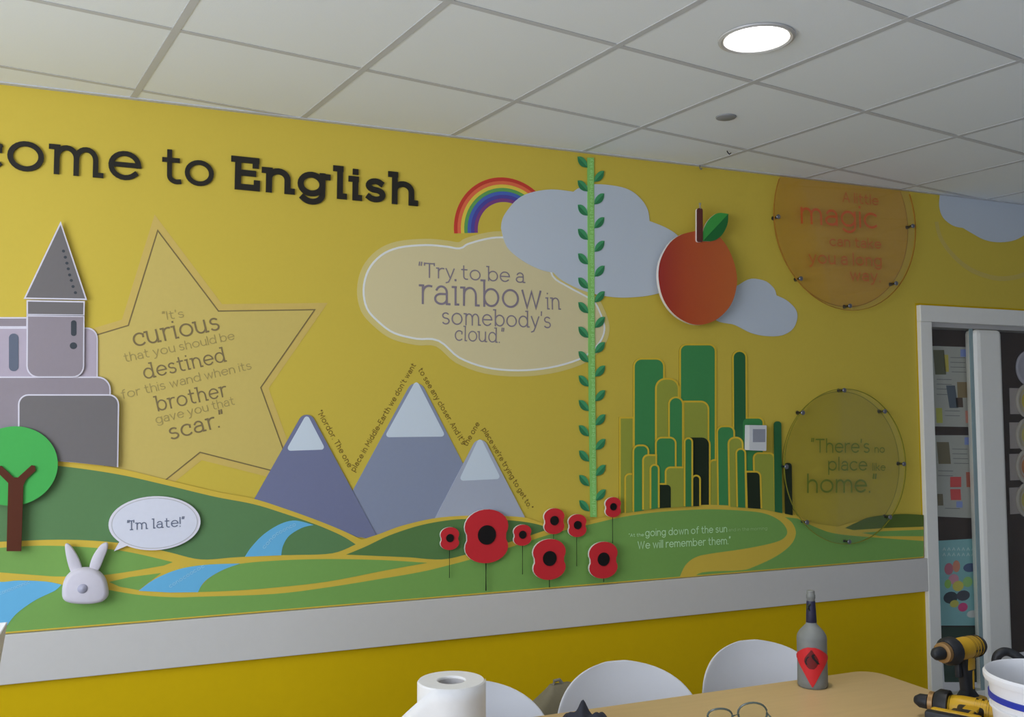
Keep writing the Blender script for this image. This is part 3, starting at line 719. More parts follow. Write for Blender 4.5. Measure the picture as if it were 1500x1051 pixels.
def leaf(bx, by, sx, parent, s=1.0, name='leaf'):
    tipx, tipy = bx + sx * 14.5 * s, by - 16 * s
    up = [(bx, by), (bx + sx * 1.5 * s, by - 8 * s), (bx + sx * 5.5 * s, by - 13.5 * s), (bx + sx * 10 * s, by - 16 * s), (tipx, tipy)]
    dn = [(tipx, tipy), (bx + sx * 13.8 * s, by - 9.5 * s), (bx + sx * 11 * s, by - 4 * s), (bx + sx * 6 * s, by - .8 * s), (bx, by)]
    y = -.0068
    a = [(*W(*q, y),) for q in sm(up, 3, False)]; b = [(*W(*q, y),) for q in sm(dn, 3, False)]
    vs = [(x, y, z) for x, z in a + b[1:-1]]; n = len(vs)
    # back ring
    vs += [(x, -.0045, z) for x, _, z in vs]
    mid = len(a) - 1
    fs = [list(range(0, mid + 1)), [0] + list(range(mid, n))]
    fs += [[i, (i + 1) % n, (i + 1) % n + n, i + n] for i in range(n)]
    return mesh_obj(name, vs, fs, [M_lf1, M_lf2], parent, [0, 1] + [0] * n)
for i, v in enumerate((259, 292, 327, 361.5, 398, 435.5, 473, 510, 544.5, 580.5, 616, 652, 690, 726)): leaf(870.5 + i * .18, v + 7.5, 1, bs)
for i, v in enumerate((237, 272, 307.5, 343, 379, 414.5, 450.5, 486.5, 522.5, 558, 594, 631, 668, 704, 741)): leaf(860.8 + i * .18, v + 8.5, -1, bs)

# ================================================================== CITY
city = empty('city_relief', (2.5, -.01, 1.16), 'layered skyline of rounded green towers with gold edges on the hill', 'wall relief')
GC = {'G': P('tower_green', 50, 106, 60, 1000), 'O': P('tower_olive', 118, 122, 48, 1000), 'D': P('tower_dark_green', 34, 78, 46, 1000), 'K': P('tower_black', 26, 34, 22, 1000), 'g': P('tower_emerald', 44, 97, 54, 1000)}
LB = {'G': 'green tower', 'O': 'olive tower', 'D': 'dark green tower', 'K': 'black tower', 'g': 'deep green tower'}
M_ge = P('tower_gold_edge', 168, 142, 42, 1000)
TW = [('O', 103, 163, 468, 34, 1, 0, 0), ('G', 175, 320, 165, 35, 1, 1, 1), ('G', 412, 585, 92, 30, 1, 1, 1), ('D', 688, 747, 125, 29, 1, 1, 1), ('G', 735, 835, 468, 22, 1, 1, 1),
      ('O', 430, 548, 385, 34, 2, 0, 1), ('O', 288, 395, 268, 45, 2, 1, 1), ('K', 440, 555, 565, 36, 2, 0, 1), ('G', 607, 685, 512, 25, 2, 1, 1), ('O', 565, 600, 685, 18, 1, 1, 0),
      ('G', 355, 417, 363, 31, 3, 1, 1), ('O', 665, 728, 570, 28, 3, 1, 1), ('O', 795, 890, 650, 20, 3, 1, 1),
      ('G', 288, 380, 570, 25, 4, 1, 1), ('K', 755, 820, 745, 20, 4, 0, 1), ('g', 705, 742, 628, 18, 4, 1, 1), ('O', 130, 165, 757, 20, 2, 1, 0), ('G', 172, 240, 610, 25, 4, 1, 1),
      ('O', 338, 430, 723, 20, 5, 1, 0), ('K', 303, 360, 808, 20, 5, 0, 1), ('O', 222, 280, 660, 22, 5, 1, 0), ('g', 435, 465, 573, 15, 6, 1, 1), ('G', 260, 293, 710, 16, 6, 1, 1), ('K', 475, 505, 765, 15, 5, 1, 1),
      ('D', 895, 932, 482, 17, 4, 1, 1), ('K', 948, 985, 695, 17, 3, 1, 1)]
for i, (c, x0, x1, yt, r, lv, rl, rr_) in enumerate(TW):
    u0, u1, v = 880 + x0 / 3.503, 880 + x1 / 3.503, 480 + yt / 3.503; r /= 3.503
    y = -.003 - lv * .0022 - i * .00012
    bot = [(u1, hy(u1) + 1.0), ((u0 + u1) / 2, hy((u0 + u1) / 2) + 1.0), (u0, hy(u0) + 1.0)]
    r_ = [r if rl else 0, r if rr_ else 0, 0, 0, 0]
    tilt = 1.5 if x0 > 600 else 0
    face = [(u0 - tilt, v), (u1 - tilt, v)] + bot
    e = 2.6
    oe = [(u0 - tilt - e, v - e), (u1 - tilt + e, v - e), (u1 + e, hy(u1)), ((u0 + u1) / 2, hy((u0 + u1) / 2)), (u0 - e, hy(u0))]
    if c == 'D' and x0 == 895 or x0 == 948:
        b = plate('tower', WP(rounded(face, r_), y), y + .004, y, GC[c], city); b['label'] = LB[c]
    else:
        b = plate('tower', WP(rounded(oe, [q + e if q else 0 for q in r_]), y + .0007), max(y + .0035, y + .003) if lv > 1 else -.0009, y + .0007, M_ge, city, P('tower_side', 110, 92, 30, 1000))
        b['label'] = LB[c] + ' with gold edge'
        plate('tower_face', WP(rounded(face, r_), y), y + .0007, y, GC[c], b)

# white control box on the skyline
tb = empty('wall_thermostat', (*W(1110, 661, -.02)[:1], -.02, W(1110, 661, -.02)[1]), 'small white wall control box with a grey panel mounted over the green towers', 'control box')
q = WP([(1098, 623), (1123, 623.5), (1122.5, 661), (1097.5, 660)], -.045)
plate('housing', rounded(q, .004, 3), -.010, -.045, mat('plastic_white', (.80, .80, .78), .4), tb)
plate('display', WP([(1103, 629), (1121, 629), (1121, 648), (1103, 648)], -.0465), -.045, -.0465, mat('display_grey', (.36, .37, .41), .3), tb)

# ================================================================== FRUIT
pe = empty('fruit_relief', (*W(1023, 476, -.06)[:1], -.05, W(1023, 476, -.06)[1]), 'large raised orange-red fruit cutout with a brown stalk and a green leaf', 'wall relief')
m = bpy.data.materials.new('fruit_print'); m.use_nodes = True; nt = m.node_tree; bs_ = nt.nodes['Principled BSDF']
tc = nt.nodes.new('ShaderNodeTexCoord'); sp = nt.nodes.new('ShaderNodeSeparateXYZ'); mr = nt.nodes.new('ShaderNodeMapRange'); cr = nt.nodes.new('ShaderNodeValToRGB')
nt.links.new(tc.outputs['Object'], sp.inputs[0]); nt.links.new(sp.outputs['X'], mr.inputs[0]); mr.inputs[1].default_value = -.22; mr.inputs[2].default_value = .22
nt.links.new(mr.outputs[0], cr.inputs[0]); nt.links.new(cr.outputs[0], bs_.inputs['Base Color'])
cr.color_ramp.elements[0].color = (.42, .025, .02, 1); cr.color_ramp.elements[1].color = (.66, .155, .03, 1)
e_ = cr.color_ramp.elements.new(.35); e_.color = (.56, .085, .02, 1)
bs_.inputs['Roughness'].default_value = .28; bs_.inputs['Specular IOR Level'].default_value = .5
M_cream = mat('board_cream', (.86, .78, .70), .5)
YF = -.055
FR = sm([(1012, 340), (1030, 338), (1046, 341), (1060, 354), (1071, 373), (1078.5, 398), (1079, 420), (1071, 446), (1053, 466), (1031, 475.5), (1010, 474), (988, 461), (972, 439), (964.8, 410), (967, 383), (979, 359), (994, 346)], 5)
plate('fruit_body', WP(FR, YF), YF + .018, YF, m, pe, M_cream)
p_ = W(1022, 406, -.02); tube('spacer', [(p_[0], -.001, p_[1]), (p_[0], YF + .017, p_[1])], .03, M_cream, pe)
plate('leaf', WP(sm([(1029.5, 353.5), (1030, 338.5), (1036, 325), (1045, 315.7), (1054, 312), (1067, 313.5)], 4, False) + sm([(1067, 313.5), (1065.6, 329), (1058.7, 343), (1049.6, 351), (1040.5, 353.8)], 4, False)[1:], YF - .006), YF, YF - .006, P('fruit_leaf', 48, 118, 52, 1040), pe, M_cream)
plate('leaf_dark_half', WP([(1029.5, 353.5), (1067, 313.5)] + sm([(1067, 313.5), (1065.6, 329), (1058.7, 343), (1049.6, 351), (1040.5, 353.8)], 4, False)[1:], YF - .0066), YF - .006, YF - .0066, P('fruit_leaf_dark', 26, 82, 40, 1040), pe)['label'] = 'darker half of the leaf'
plate('stalk', WP(rounded([(1020.5, 305), (1029.5, 305), (1029.8, 355), (1020.5, 355)], 3.5), YF - .010), YF, YF - .010, P('stalk_brown', 74, 38, 34, 1020), pe, M_cream)
p_ = W(1024.5, 305, YF); tube('stalk_pin', [(p_[0], YF - .005, p_[1] - .005), (p_[0], YF - .005, p_[1] + .022)], .006, mat('pin_metal', (.6, .6, .6), .3, metal=.7), pe, 12)

# ================================================================== TREE, RABBIT, SPEECH BUBBLE
tr = empty('tree_relief', (-.36, -.03, 1.0), 'round green tree cutout with a forked brown trunk at the left edge', 'wall relief')
plate('crown', circle(-.3435, 1.4315, .1335, 64), -.026, -.034, P('crown_green', 70, 165, 80, 30), tr, P('crown_edge', 60, 130, 90, 30))
M_tk = P('trunk_brown', 84, 42, 26, 20)
plate('trunk', WP([(9.5, 808), (31, 808), (34, 712), (38, 703), (52, 690), (51, 683), (46, 682), (26, 700), (20, 700), (2, 683), (-6, 684), (-4, 692), (12, 708)], -.042), -.034, -.042, M_tk, tr)
p_ = W(22, 690, -.02); tube('spacer', [(-.34, -.003, 1.43), (-.34, -.027, 1.43)], .02, M_cream, tr)

rbt = empty('rabbit_figure', (*W(125, 885, -.04)[:1], -.04, W(125, 885, -.04)[1]), 'plain white rabbit ornament seen from behind with upright ears and round grey tail', 'ornament')
M_rb = P('rabbit_white', 196, 190, 200, 120, rough=.6)
def soft(name, px, y0, y1, m, parent, bev):
    pts = WP(sm(px, 4), (y0 + y1) / 2)
    if area2(pts) < 0: pts.reverse()
    bm = bmesh.new(); vs = [bm.verts.new((x, y1, z)) for x, z in pts]; f = bm.faces.new(vs)
    c = Vector((sum(p[0] for p in pts) / len(pts), sum(p[1] for p in pts) / len(pts)))
    prev = vs
    bmesh.ops.delete(bm, geom=[f], context='FACES_ONLY')
    rings = []
    N = 6
    for k in range(N + 1):
        a = math.pi * k / N - math.pi / 2
        sc_ = 1 - bev * (1 - math.cos(a)); yy = (y0 + y1) / 2 + (y1 - y0) / 2 * math.sin(a)
        rings.append([bm.verts.new((c.x + (x - c.x) * sc_, yy, c.y + (z - c.y) * sc_)) for x, z in pts])
    for v in vs: bm.verts.remove(v)
    n = len(pts)
    for a, b in zip(rings, rings[1:]):
        for i in range(n): bm.faces.new((a[i], a[(i + 1) % n], b[(i + 1) % n], b[i]))
    bm.faces.new(rings[0]); bm.faces.new(rings[-1])
    return bm_obj(name, bm, m, parent, angle=50)
soft('body', [(95, 848), (102, 839), (111, 833.5), (123, 831), (135, 832), (146, 837), (154, 846), (158, 858), (159, 872), (151, 881), (136, 884.5), (118, 885), (101, 883), (92, 877), (91, 862)], -.004, -.060, M_rb, rbt, .22)
soft('ear', [(95, 800), (101, 797), (110, 808), (118, 824), (120, 838), (107, 843), (99, 825)], -.018, -.040, M_rb, rbt, .18)
soft('ear', [(157, 795), (158, 803), (153, 817), (143, 838), (131, 836), (135, 817), (147, 799)], -.018, -.040, M_rb, rbt, .18)
c_ = W(121, 863, -.06); lathe('tail', (c_[0], -.058, c_[1]), [(.0005, .012), (.009, .009), (.016, .003), (.018, -.004)], P('rabbit_grey', 160, 158, 176, 120), rbt, 24, axis=(0, -1, 0))

sb = empty('speech_bubble', (*W(227, 807, -.02)[:1], -.02, W(227, 807, -.02)[1]), 'white oval speech bubble panel with small black words above the rabbit', 'wall sign')
def bub(k, y):
    pts = []
    for i in range(56):
        a = 2 * math.pi * i / 56; x, z = 67.5 * k * math.cos(a), 39.5 * k * math.sin(a)
        c, s = math.cos(R(-3)), math.sin(R(-3)); pts.append((226.3 + x * c - z * s, 767 + x * s + z * c))
    # tail
    if k == 1:
        out = []
        for q in pts:
            out.append(q)
        i0 = min(range(56), key=lambda i: (pts[i][0] - 184) ** 2 + (pts[i][1] - 799) ** 2)
        i1 = min(range(56), key=lambda i: (pts[i][0] - 174) ** 2 + (pts[i][1] - 792) ** 2)
        a, b = min(i0, i1), max(i0, i1)
        out = pts[:a + 1] + [(167, 808)] + pts[b:]
        return out
    return pts
plate('panel', WP(bub(1, -.024), -.024), -.014, -.024, P('bubble_white', 208, 204, 214, 220, rough=.35), sb)
plate('face', WP(bub(.93, -.025), -.025), -.024, -.0246, P('bubble_face', 202, 202, 214, 220, rough=.35), sb)
ribbon('inner_line', WP(bub(.93, -.025), -.025), .003, -.0246, -.0250, P('bubble_line', 178, 176, 182, 220), sb, True)
text('lettering', "<I'm late!>", (186, 777.5), (270, 771.5), 10.5, P('bubble_text', 98, 104, 124, 220), sb, y=-.0252, wt=.13)
p_ = W(226, 767, -.01); tube('spacer', [(p_[0], -.008, p_[1]), (p_[0], -.015, p_[1])], .03, M_cream, sb)

# ================================================================== POPPIES
M_red = P('poppy_red', 165, 36, 42, 780, rough=.45); M_pb = mat('poppy_black', (.008, .006, .006), .5); M_ps = mat('poppy_stem', (.012, .016, .010), .5)
def poppy(cxp, cyp, wpx, hpx, sx, sy, label, sw=.0016, lift=0):
    y = -.030 - lift
    ctr = Vector(W(cxp, cyp, y)); t = empty('poppy_relief', (ctr.x, y, W(sx, sy, y)[1]), label, 'poppy', 'red poppies on the mural')
    mw = abs(W(cxp + wpx / 2, cyp, y)[0] - W(cxp - wpx / 2, cyp, y)[0]); mh = abs(W(cxp, cyp - hpx / 2, y)[1] - W(cxp, cyp + hpx / 2, y)[1])
    r = mw / 2; pts = []
    def lobe(cz, ra, rb_, a0, a1):
        for i in range(18):
            a = R(a0 + (a1 - a0) * i / 17); pts.append((ctr.x + ra * math.cos(a), cz + rb_ * math.sin(a)))
    hh = mh / 2
    lobe(ctr.y + hh * .36, r, hh * .64, -26, 206)
    lobe(ctr.y - hh * .40, r * .99, hh * .60, 154, 386)
    plate('petals', pts, y + .012, y, M_red, t, M_cream)
    plate('flower_centre', circle(ctr.x, ctr.y + hh * .05, r * .41, 28), y, y - .004, M_pb, t)
    p0 = W(sx, cyp + hpx / 2 - 3, y + .006); p1 = W(sx, sy, y + .006)
    tube('stem', [(p0[0], y + .007, p0[1]), (p1[0], y + .007, max(p1[1], .872))], sw, M_ps, t, 8)
    tube('spacer', [(ctr.x, -.011, ctr.y), (ctr.x, y + .0125, ctr.y)], r * .3, M_cream, t, 12)
poppy(659, 789.5, 27.5, 33.5, 658.5, 847, 'small red poppy cutout on the far left of the poppies')
poppy(713, 786, 64, 79, 712, 866, 'largest red poppy cutout with a big black centre', .0026)
poppy(765.5, 784.5, 26, 31, 765.5, 842, 'small red poppy just right of the largest one')
poppy(812, 764, 30, 38, 811, 800, 'medium red poppy directly above another poppy, tucked behind it')
poppy(805, 820, 48, 60, 805, 861, 'big red poppy under the medium one, second largest', .0022, .016)
poppy(846, 770.5, 26.5, 33.5, 845, 830, 'small red poppy just left of the foot of the beanstalk, long stem')
poppy(898.3, 743.5, 23, 29.5, 897.5, 796, 'smallest and highest red poppy beside the towers')
poppy(884, 821, 42, 54, 884.5, 853, 'big red poppy furthest right near the rail', .0022, .016)

# ================================================================== CLEAR DISCS ON STANDOFFS
def disc(cx, cz, rs, r, tint, wall_mat, txt, label, so, rimcol, hi=None):
    y0, y1 = -.030, -.035
    t = empty('acrylic_disc', (cx, -.03, cz - r), label, 'wall sign')
    pr_ = circle(cx, cz, rs * 1.0, 90)
    pr_ = clipz(pr_, hi=hi) if hi else pr_
    plate('wall_tint', pr_, -.0016 if True else 0, -.0020, wall_mat, t)  # tinted circle on the wall behind the panel
    ac = circle(cx, cz, r, 96); ac = clipz(ac, hi=hi) if hi else ac
    plate('clear_panel', ac, y0, y1, clear('acrylic_' + label[:6].strip(), tint, gl=.015), t)
    pts = [q for q in circle(cx, cz, r - .001, 96) if not hi or q[1] < hi - .001]
    if hi:
        k = max(range(len(pts)), key=lambda i: (Vector(pts[i]) - Vector(pts[i - 1])).length); pts = pts[k:] + pts[:k]
    ribbon('panel_edge', pts, .0022, y0, y1 - .0004, rimcol, t, closed=not hi)
    pts2 = [q for q in circle(cx, cz, rs * 1.0, 96) if not hi or q[1] < hi - .001]
    if hi:
        k = max(range(len(pts2)), key=lambda i: (Vector(pts2[i]) - Vector(pts2[i - 1])).length); pts2 = pts2[k:] + pts2[:k]
    ribbon('wall_ring', pts2, .0028, -.0020, -.0024, rimcol, t, closed=not hi)  # thin ring on the wall behind the panel
    for (u, v) in so:
        x, z = W(u, v, -.036)
        s = tube('standoff', [(x, -.002, z), (x, -.042, z)], .010, mat('standoff_grey', (.15, .15, .17), .3, .5, metal=.5), t, 14)
        lathe('standoff_cap', (x, -.042, z), [(.0005, .004), (.009, .004), (.0115, .001), (.0115, -.001)], mat('standoff_cap', (.20, .20, .22), .3, .5, metal=.5), s, 16, axis=(0, -1, 0))
    for s, a, b, xh, m, wt in txt: text('lettering', s, a, b, xh, m, t, y=-.0262, wt=wt, slab=False, th=.0005)
M_o1 = P('disc_orange_text', 160, 74, 26, 1240); M_o2 = P('disc_orange_text_soft', 150, 84, 30, 1240)
disc(3.2802, 2.5529, .4248, .447, (.99, .96, .93), P('disc_orange_tint', 146, 118, 42, 1240), [
    ('A little', (1234, 296), (1287, 301.5), 11, M_o2, .16), ('magic', (1173, 327.5), (1285, 335.5), 24, M_o1, .13), ('can take', (1215, 360.5), (1291, 365), 11, M_o2, .16), ('you a long', (1185, 386), (1292, 391), 13.5, M_o2, .16), ('way.', (1245, 411), (1290, 413.5), 12.5, M_o2, .16)],
    'orange tinted clear disc on standoffs cut off by the ceiling, magic quotation', [(1139, 318), (1172, 408.5), (1244, 448.5), (1311.5, 415.5), (1336, 331.5)], P('disc_orange_edge', 118, 80, 28, 1240), hi=2.744)
M_g1 = P('disc_green_text', 84, 92, 26, 1240)
disc(3.238, 1.3446, .362, .376, (.97, .98, .94), P('disc_green_tint', 138, 120, 42, 1240), [
    ("<There's", (1188, 663.5), (1274, 664), 15, M_g1, .13), ('no', (1281, 663.5), (1296, 663.7), 8, M_g1, .15), ('place', (1213, 690), (1270, 690), 14.5, M_g1, .13), ('like', (1278, 690), (1297, 690), 8, M_g1, .15), ('home.>', (1182, 722.5), (1284, 722), 20, M_g1, .13)],
    'green tinted clear disc on standoffs between the towers and the white frame, home quotation', [(1235.6, 572), (1175, 605), (1295, 603), (1151, 684), (1323, 680), (1181, 765.5), (1243, 794), (1302.7, 758)], P('disc_green_edge', 96, 92, 30, 1240))

# ================================================================== TABLES
M_top = mat('table_beech', (.58, .41, .20), .38, .35, .08, 5)
nt = M_top.node_tree
for n in nt.nodes:
    if n.type == 'TEX_NOISE':
        mp = nt.nodes.new('ShaderNodeMapping'); mp.inputs['Scale'].default_value = (1, 9, 1)
        tcn = [q for q in nt.nodes if q.type == 'TEX_COORD'][0]
        nt.links.new(tcn.outputs['Object'], mp.inputs[0]); nt.links.new(mp.outputs[0], n.inputs['Vector'])
M_leg = mat('table_leg_grey', (.35, .35, .36), .35, .5, metal=.6)
ZT = .74
def table(x0, x1, y0, y1, label):
    t = empty('work_table', ((x0 + x1) / 2, (y0 + y1) / 2, 0), label, 'table')
    prof = rounded([(x0, y0), (x1, y0), (x1, y1), (x0, y1)], .07, 8)
    n = len(prof)
    vs = [(x, y, ZT) for x, y in prof] + [(x, y, ZT - .025) for x, y in prof]
    fs = [list(range(n)), list(range(2 * n - 1, n - 1, -1))] + [[i, i + n, (i + 1) % n + n, (i + 1) % n] for i in range(n)]
    mesh_obj('tabletop', vs, fs, [M_top, mat('table_edge', (.36, .27, .17), .5)], t, [0, 1] + [1] * n)
    bm = bmesh.new(); ins_ = .08
    for a, b in (((x0 + ins_, y0 + ins_), (x1 - ins_, y0 + ins_)), ((x0 + ins_, y1 - ins_), (x1 - ins_, y1 - ins_)), ((x0 + ins_, y0 + ins_), (x0 + ins_, y1 - ins_)), ((x1 - ins_, y0 + ins_), (x1 - ins_, y1 - ins_))):
        box_bm(bm, (min(a[0], b[0]) - .012, min(a[1], b[1]) - .012, ZT - .065), (max(a[0], b[0]) + .012, max(a[1], b[1]) + .012, ZT - .0255))
    bm_obj('underframe', bm, M_leg, t)
    for x in (x0 + ins_, x1 - ins_):
        for y in (y0 + ins_, y1 - ins_): tube('leg', [(x, y, 0), (x, y, ZT - .03)], .02, M_leg, t, 14)
table(.42, 2.327, -2.32, -1.115, 'light beech table in front of the white chairs, right of the frame')
table(-1.6, .40, -2.32, -1.115, 'light beech table at the left carrying the white open box')

# ================================================================== CHAIRS
M_ch = mat('chair_white', (.70, .70, .72), .38, .45, .01)
def chair(x, y, rz, label, width=.47, lean=.0):
    t = empty('shell_chair', (x, y, 0), label, 'chair', 'white shell chairs behind the table')
    # local frame: sitter looks to -Y (the table); back towards the wall (+Y)
    prof = [(-.36, .425), (-.33, .445), (-.24, .440), (-.12, .425), (-.02, .420), (.05, .435), (.085, .48), (.10, .55), (.115, .62), (.13, .69), (.14, .74), (.146, .775)]
    prof = [(a - .14, b) for a, b in prof]
    M_ = 22; vs, fs = [], []
    smp = sm(prof, 3, False); N = len(smp)
    for j, (py, pz) in enumerate(smp):
        s = j / (N - 1)
        if pz > .55 and s > .5:
            q = (pz - .55) / (.775 - .55); hw = width / 2 * math.sqrt(max(0.0, 1 - min(q, .999) ** 2.9))
        else: hw = width / 2 * (.94 + .06 * min(1, s * 3)) if s > .12 else width / 2 * (.80 + s / .12 * .14)
        hw = max(hw, .03)
        for i in range(M_ + 1):
            a = -1 + 2 * i / M_
            xx = hw * a
            back = max(0, min(1, (pz - .43) / .15)) if s > .45 else 0
            bow = (xx / (width / 2)) ** 2
            vs.append([xx, py - .085 * bow * back, pz + (.03 * bow * (1 - back) if s > .05 else 0)])
    for j in range(N - 1):
        for i in range(M_):
            k = j * (M_ + 1) + i; fs.append([k, k + 1, k + M_ + 2, k + M_ + 1])
    me = bpy.data.meshes.new('seat_shell'); me.from_pydata(vs, [], fs); me.materials.append(M_ch)
    for p in me.polygons: p.use_smooth = True
    o = bpy.data.objects.new('seat_shell', me); COL.objects.link(o); o.parent = t
    md = o.modifiers.new('s', 'SOLIDIFY'); md.thickness = .007; md.offset = 0
    md = o.modifiers.new('ss', 'SUBSURF'); md.levels = 1; md.render_levels = 1
    for sx in (-1, 1):
        for (ty, by) in ((-.40, -.45), (-.12, .02)):
            bm = bmesh.new(); tube_bm(bm, [(sx * .13, ty + .02, .415), (sx * .17, ty, .38), (sx * .21, by, 0)], .010, 10)
            bmesh.ops.recalc_face_normals(bm, faces=bm.faces)
            lm = bpy.data.meshes.new('leg'); bm.to_mesh(lm); bm.free(); lm.materials.append(M_leg)
            l = bpy.data.objects.new('leg', lm); COL.objects.link(l); l.parent = t
    t.rotation_euler = (0, 0, R(rz))
    return t
p_ = onY(903, 968, -.80); chair(p_.x, -.80, -6, 'middle white plastic shell chair behind the beech table', .515)
p_ = onY(1096, 947, -.74); chair(p_.x, -.74, -4, 'white plastic shell chair behind the table, partly hidden by the grey bottle', .52)
p_ = onY(682, 975, -.82); chair(p_.x, -.82, 0, 'white plastic shell chair half hidden by the paper roll', .50)

# taupe board between the chairs
YB_ = -.62
lf = [onY(u, v, YB_) for u, v in ((735, 1078), (760, 1051), (784, 1030), (799, 1014), (806, 1004))]
tb_ = empty('taupe_bag', (lf[0].x + .15, YB_, 0), 'taupe canvas bag slumped on the floor between two white chair backs', 'bag')
bm = bmesh.new(); rg = []
xr_ = lf[4].x + .10
for z, xl, xr2, hd in [(0, lf[0].x + .02, xr_ + .08, .08), (.3, lf[0].x, xr_ + .08, .085)] + [(p.z, p.x, xr_ + .06 - .02 * k, .07 - .014 * k) for k, p in enumerate(lf)]:
    ring_ = rounded([(xl, YB_ - hd), (xr2, YB_ - hd), (xr2, YB_ + hd), (xl, YB_ + hd)], hd * .8, 4)
    rg.append([bm.verts.new((x, y, z)) for x, y in ring_])
for a, b in zip(rg, rg[1:]):
    for i in range(len(a)): bm.faces.new((a[i], a[(i + 1) % len(a)], b[(i + 1) % len(a)], b[i]))
bm.faces.new(rg[0]); bm.faces.new(rg[-1])
bm_obj('bag_body', bm, mat('canvas_taupe', (.22, .195, .13), .8, .2, .08, 80), tb_, angle=40)
tube('strap', [(lf[4].x + .01, YB_, lf[4].z - .005), (lf[4].x + .015, YB_, lf[4].z + .012), (lf[4].x + .035, YB_, lf[4].z + .014), (lf[4].x + .05, YB_, lf[4].z - .005)], .006, mat('handle_grey', (.22, .21, .18), .6), tb_)

# ================================================================== PAPER ROLL
pc = onZ(661, 996.5, .985); rr = .0785
pr_t = empty('paper_roll', (pc.x, pc.y, ZT), 'thick white paper towel roll standing on end with its outer sheet loose', 'paper roll')
M_pp = mat('tissue', (.84, .82, .79), .85, .15, .03, 60, bump=.2)
lathe('roll', (pc.x, pc.y, ZT), [(.034, .002), (rr - .001, .002), (rr, .004), (rr, .241), (rr - .003, .245), (.034, .245), (.032, .243), (.0315, .05), (.0315, .002), (.034, .002)], M_pp, pr_t, 64)
lathe('core', (pc.x, pc.y, ZT), [(.0312, .003), (.0312, .240), (.029, .240), (.029, .003), (.0312, .003)], mat('core_card', (.55, .52, .50), .8), pr_t, 40)
# loose outer sheet peeling away on the left, lower than the top of the roll
toC = Vector((CW.x - pc.x, CW.y - pc.y)); a0 = math.atan2(toC.y, toC.x)
vs, fs = [], []
NS, NH = 30, 8
for i in range(NS + 1):
    s = i / NS
    ang = a0 + R(95) - R(205) * s
    out_ = rr + .0015 + .075 * max(0, (s - .62) / .38) ** 1.4
    ztop = ZT + .2435 - .14 * max(0, (s - .60) / .40) ** 1.3
    for j in range(NH + 1):
        z = ZT + .001 + (ztop - ZT) * j / NH
        fl = 1 + .12 * (1 - j / NH) * s
        vs.append((pc.x + math.cos(ang) * out_ * fl, pc.y + math.sin(ang) * out_ * fl, z))
for i in range(NS):
    for j in range(NH):
        k = i * (NH + 1) + j; fs.append([k, k + 1, k + NH + 2, k + NH + 1])
o = mesh_obj('loose_sheet', vs, fs, M_pp, pr_t, smooth=True)
md = o.modifiers.new('s', 'SOLIDIFY'); md.thickness = .0008

# ================================================================== BOTTLE
bp = onZ(1197, 1008, ZT); bp = Vector((bp.x, bp.y + .02, ZT))
bt = empty('painted_bottle', bp, 'grey painted bottle with a navy neck and a red pointed label on the table', 'bottle')
M_bg = mat('bottle_grey', (.20, .21, .20), .5, .4, .12, 30)
lathe('glass_body', bp, [(.0005, .003), (.036, .003), (.043, .001), (.0465, .006), (.0465, .02), (.0455, .10), (.046, .150), (.044, .160), (.037, .172), (.026, .184), (.018, .192), (.0155, .200)], M_bg, bt, 40)
lathe('neck_wrap', bp, [(.0155, .198), (.0165, .200), (.0155, .225), (.0135, .262), (.0125, .266)], mat('navy_wrap', (.020, .020, .055), .5, .4), bt, 32)
lathe('neck_tip', bp, [(.0125, .264), (.0125, .272), (.0138, .274), (.0138, .284), (.0125, .286), (.0122, .296), (.010, .298), (.0005, .298)], M_bg, bt, 28)
tube('wire_tie', [(bp.x - .014, bp.y - .008, ZT + .238), (bp.x - .021, bp.y - .008, ZT + .244), (bp.x - .021, bp.y - .010, ZT + .254), (bp.x - .012, bp.y - .010, ZT + .256)], .003, mat('tie_dark', (.04, .05, .03), .5), bt, 8)
def wrap_patch(name, outline, m, r, parent, nseg=18):
    """outline: list of (z, left angle, right angle)"""
    vs, fs = [], []
    av = Vector((CW.x - bp.x, CW.y - bp.y)); ac = math.atan2(av.y, av.x)
    for z, l, r_ in outline:
        for i in range(nseg + 1):
            a = ac + R(l + (r_ - l) * i / nseg); vs.append((bp.x + r * math.cos(a), bp.y + r * math.sin(a), ZT + z))
    for j in range(len(outline) - 1):
        for i in range(nseg):
            k = j * (nseg + 1) + i; fs.append([k, k + 1, k + nseg + 2, k + nseg + 1])
    return mesh_obj(name, vs, fs, m, parent, smooth=True)
lbz = [(.008, 0), (.020, 9), (.035, 19), (.050, 30), (.065, 44), (.078, 58), (.090, 78), (.098, 80), (.108, 62), (.117, 44), (.125, 28), (.130, 12)]
wrap_patch('red_label', [(z, -a - 2, a) for z, a in lbz], mat('label_red', (.62, .025, .03), .45, .3, .05, 40), .0482, bt)
wrap_patch('black_emblem', [(z, -a * 1.1 - 4, a) for z, a in ((.064, 6), (.070, 14), (.078, 20), (.086, 24), (.094, 22), (.102, 17), (.110, 10), (.118, 3), (.122, 1))], mat('label_dark', (.16, .012, .014), .5), .0487, bt)
wrap_patch('emblem_stroke', [(z, a - 5, a + 5) for z, a in ((.080, 22), (.088, 15), (.096, 6), (.104, 2), (.110, 6))], mat('label_ink', (.012, .01, .012), .5), .0491, bt)
wrap_patch('emblem_stroke', [(z, a - 3, a + 3) for z, a in ((.076, -20), (.084, -24), (.094, -20), (.102, -12))], mat('label_ink', (.012, .01, .012), .5), .0491, bt)

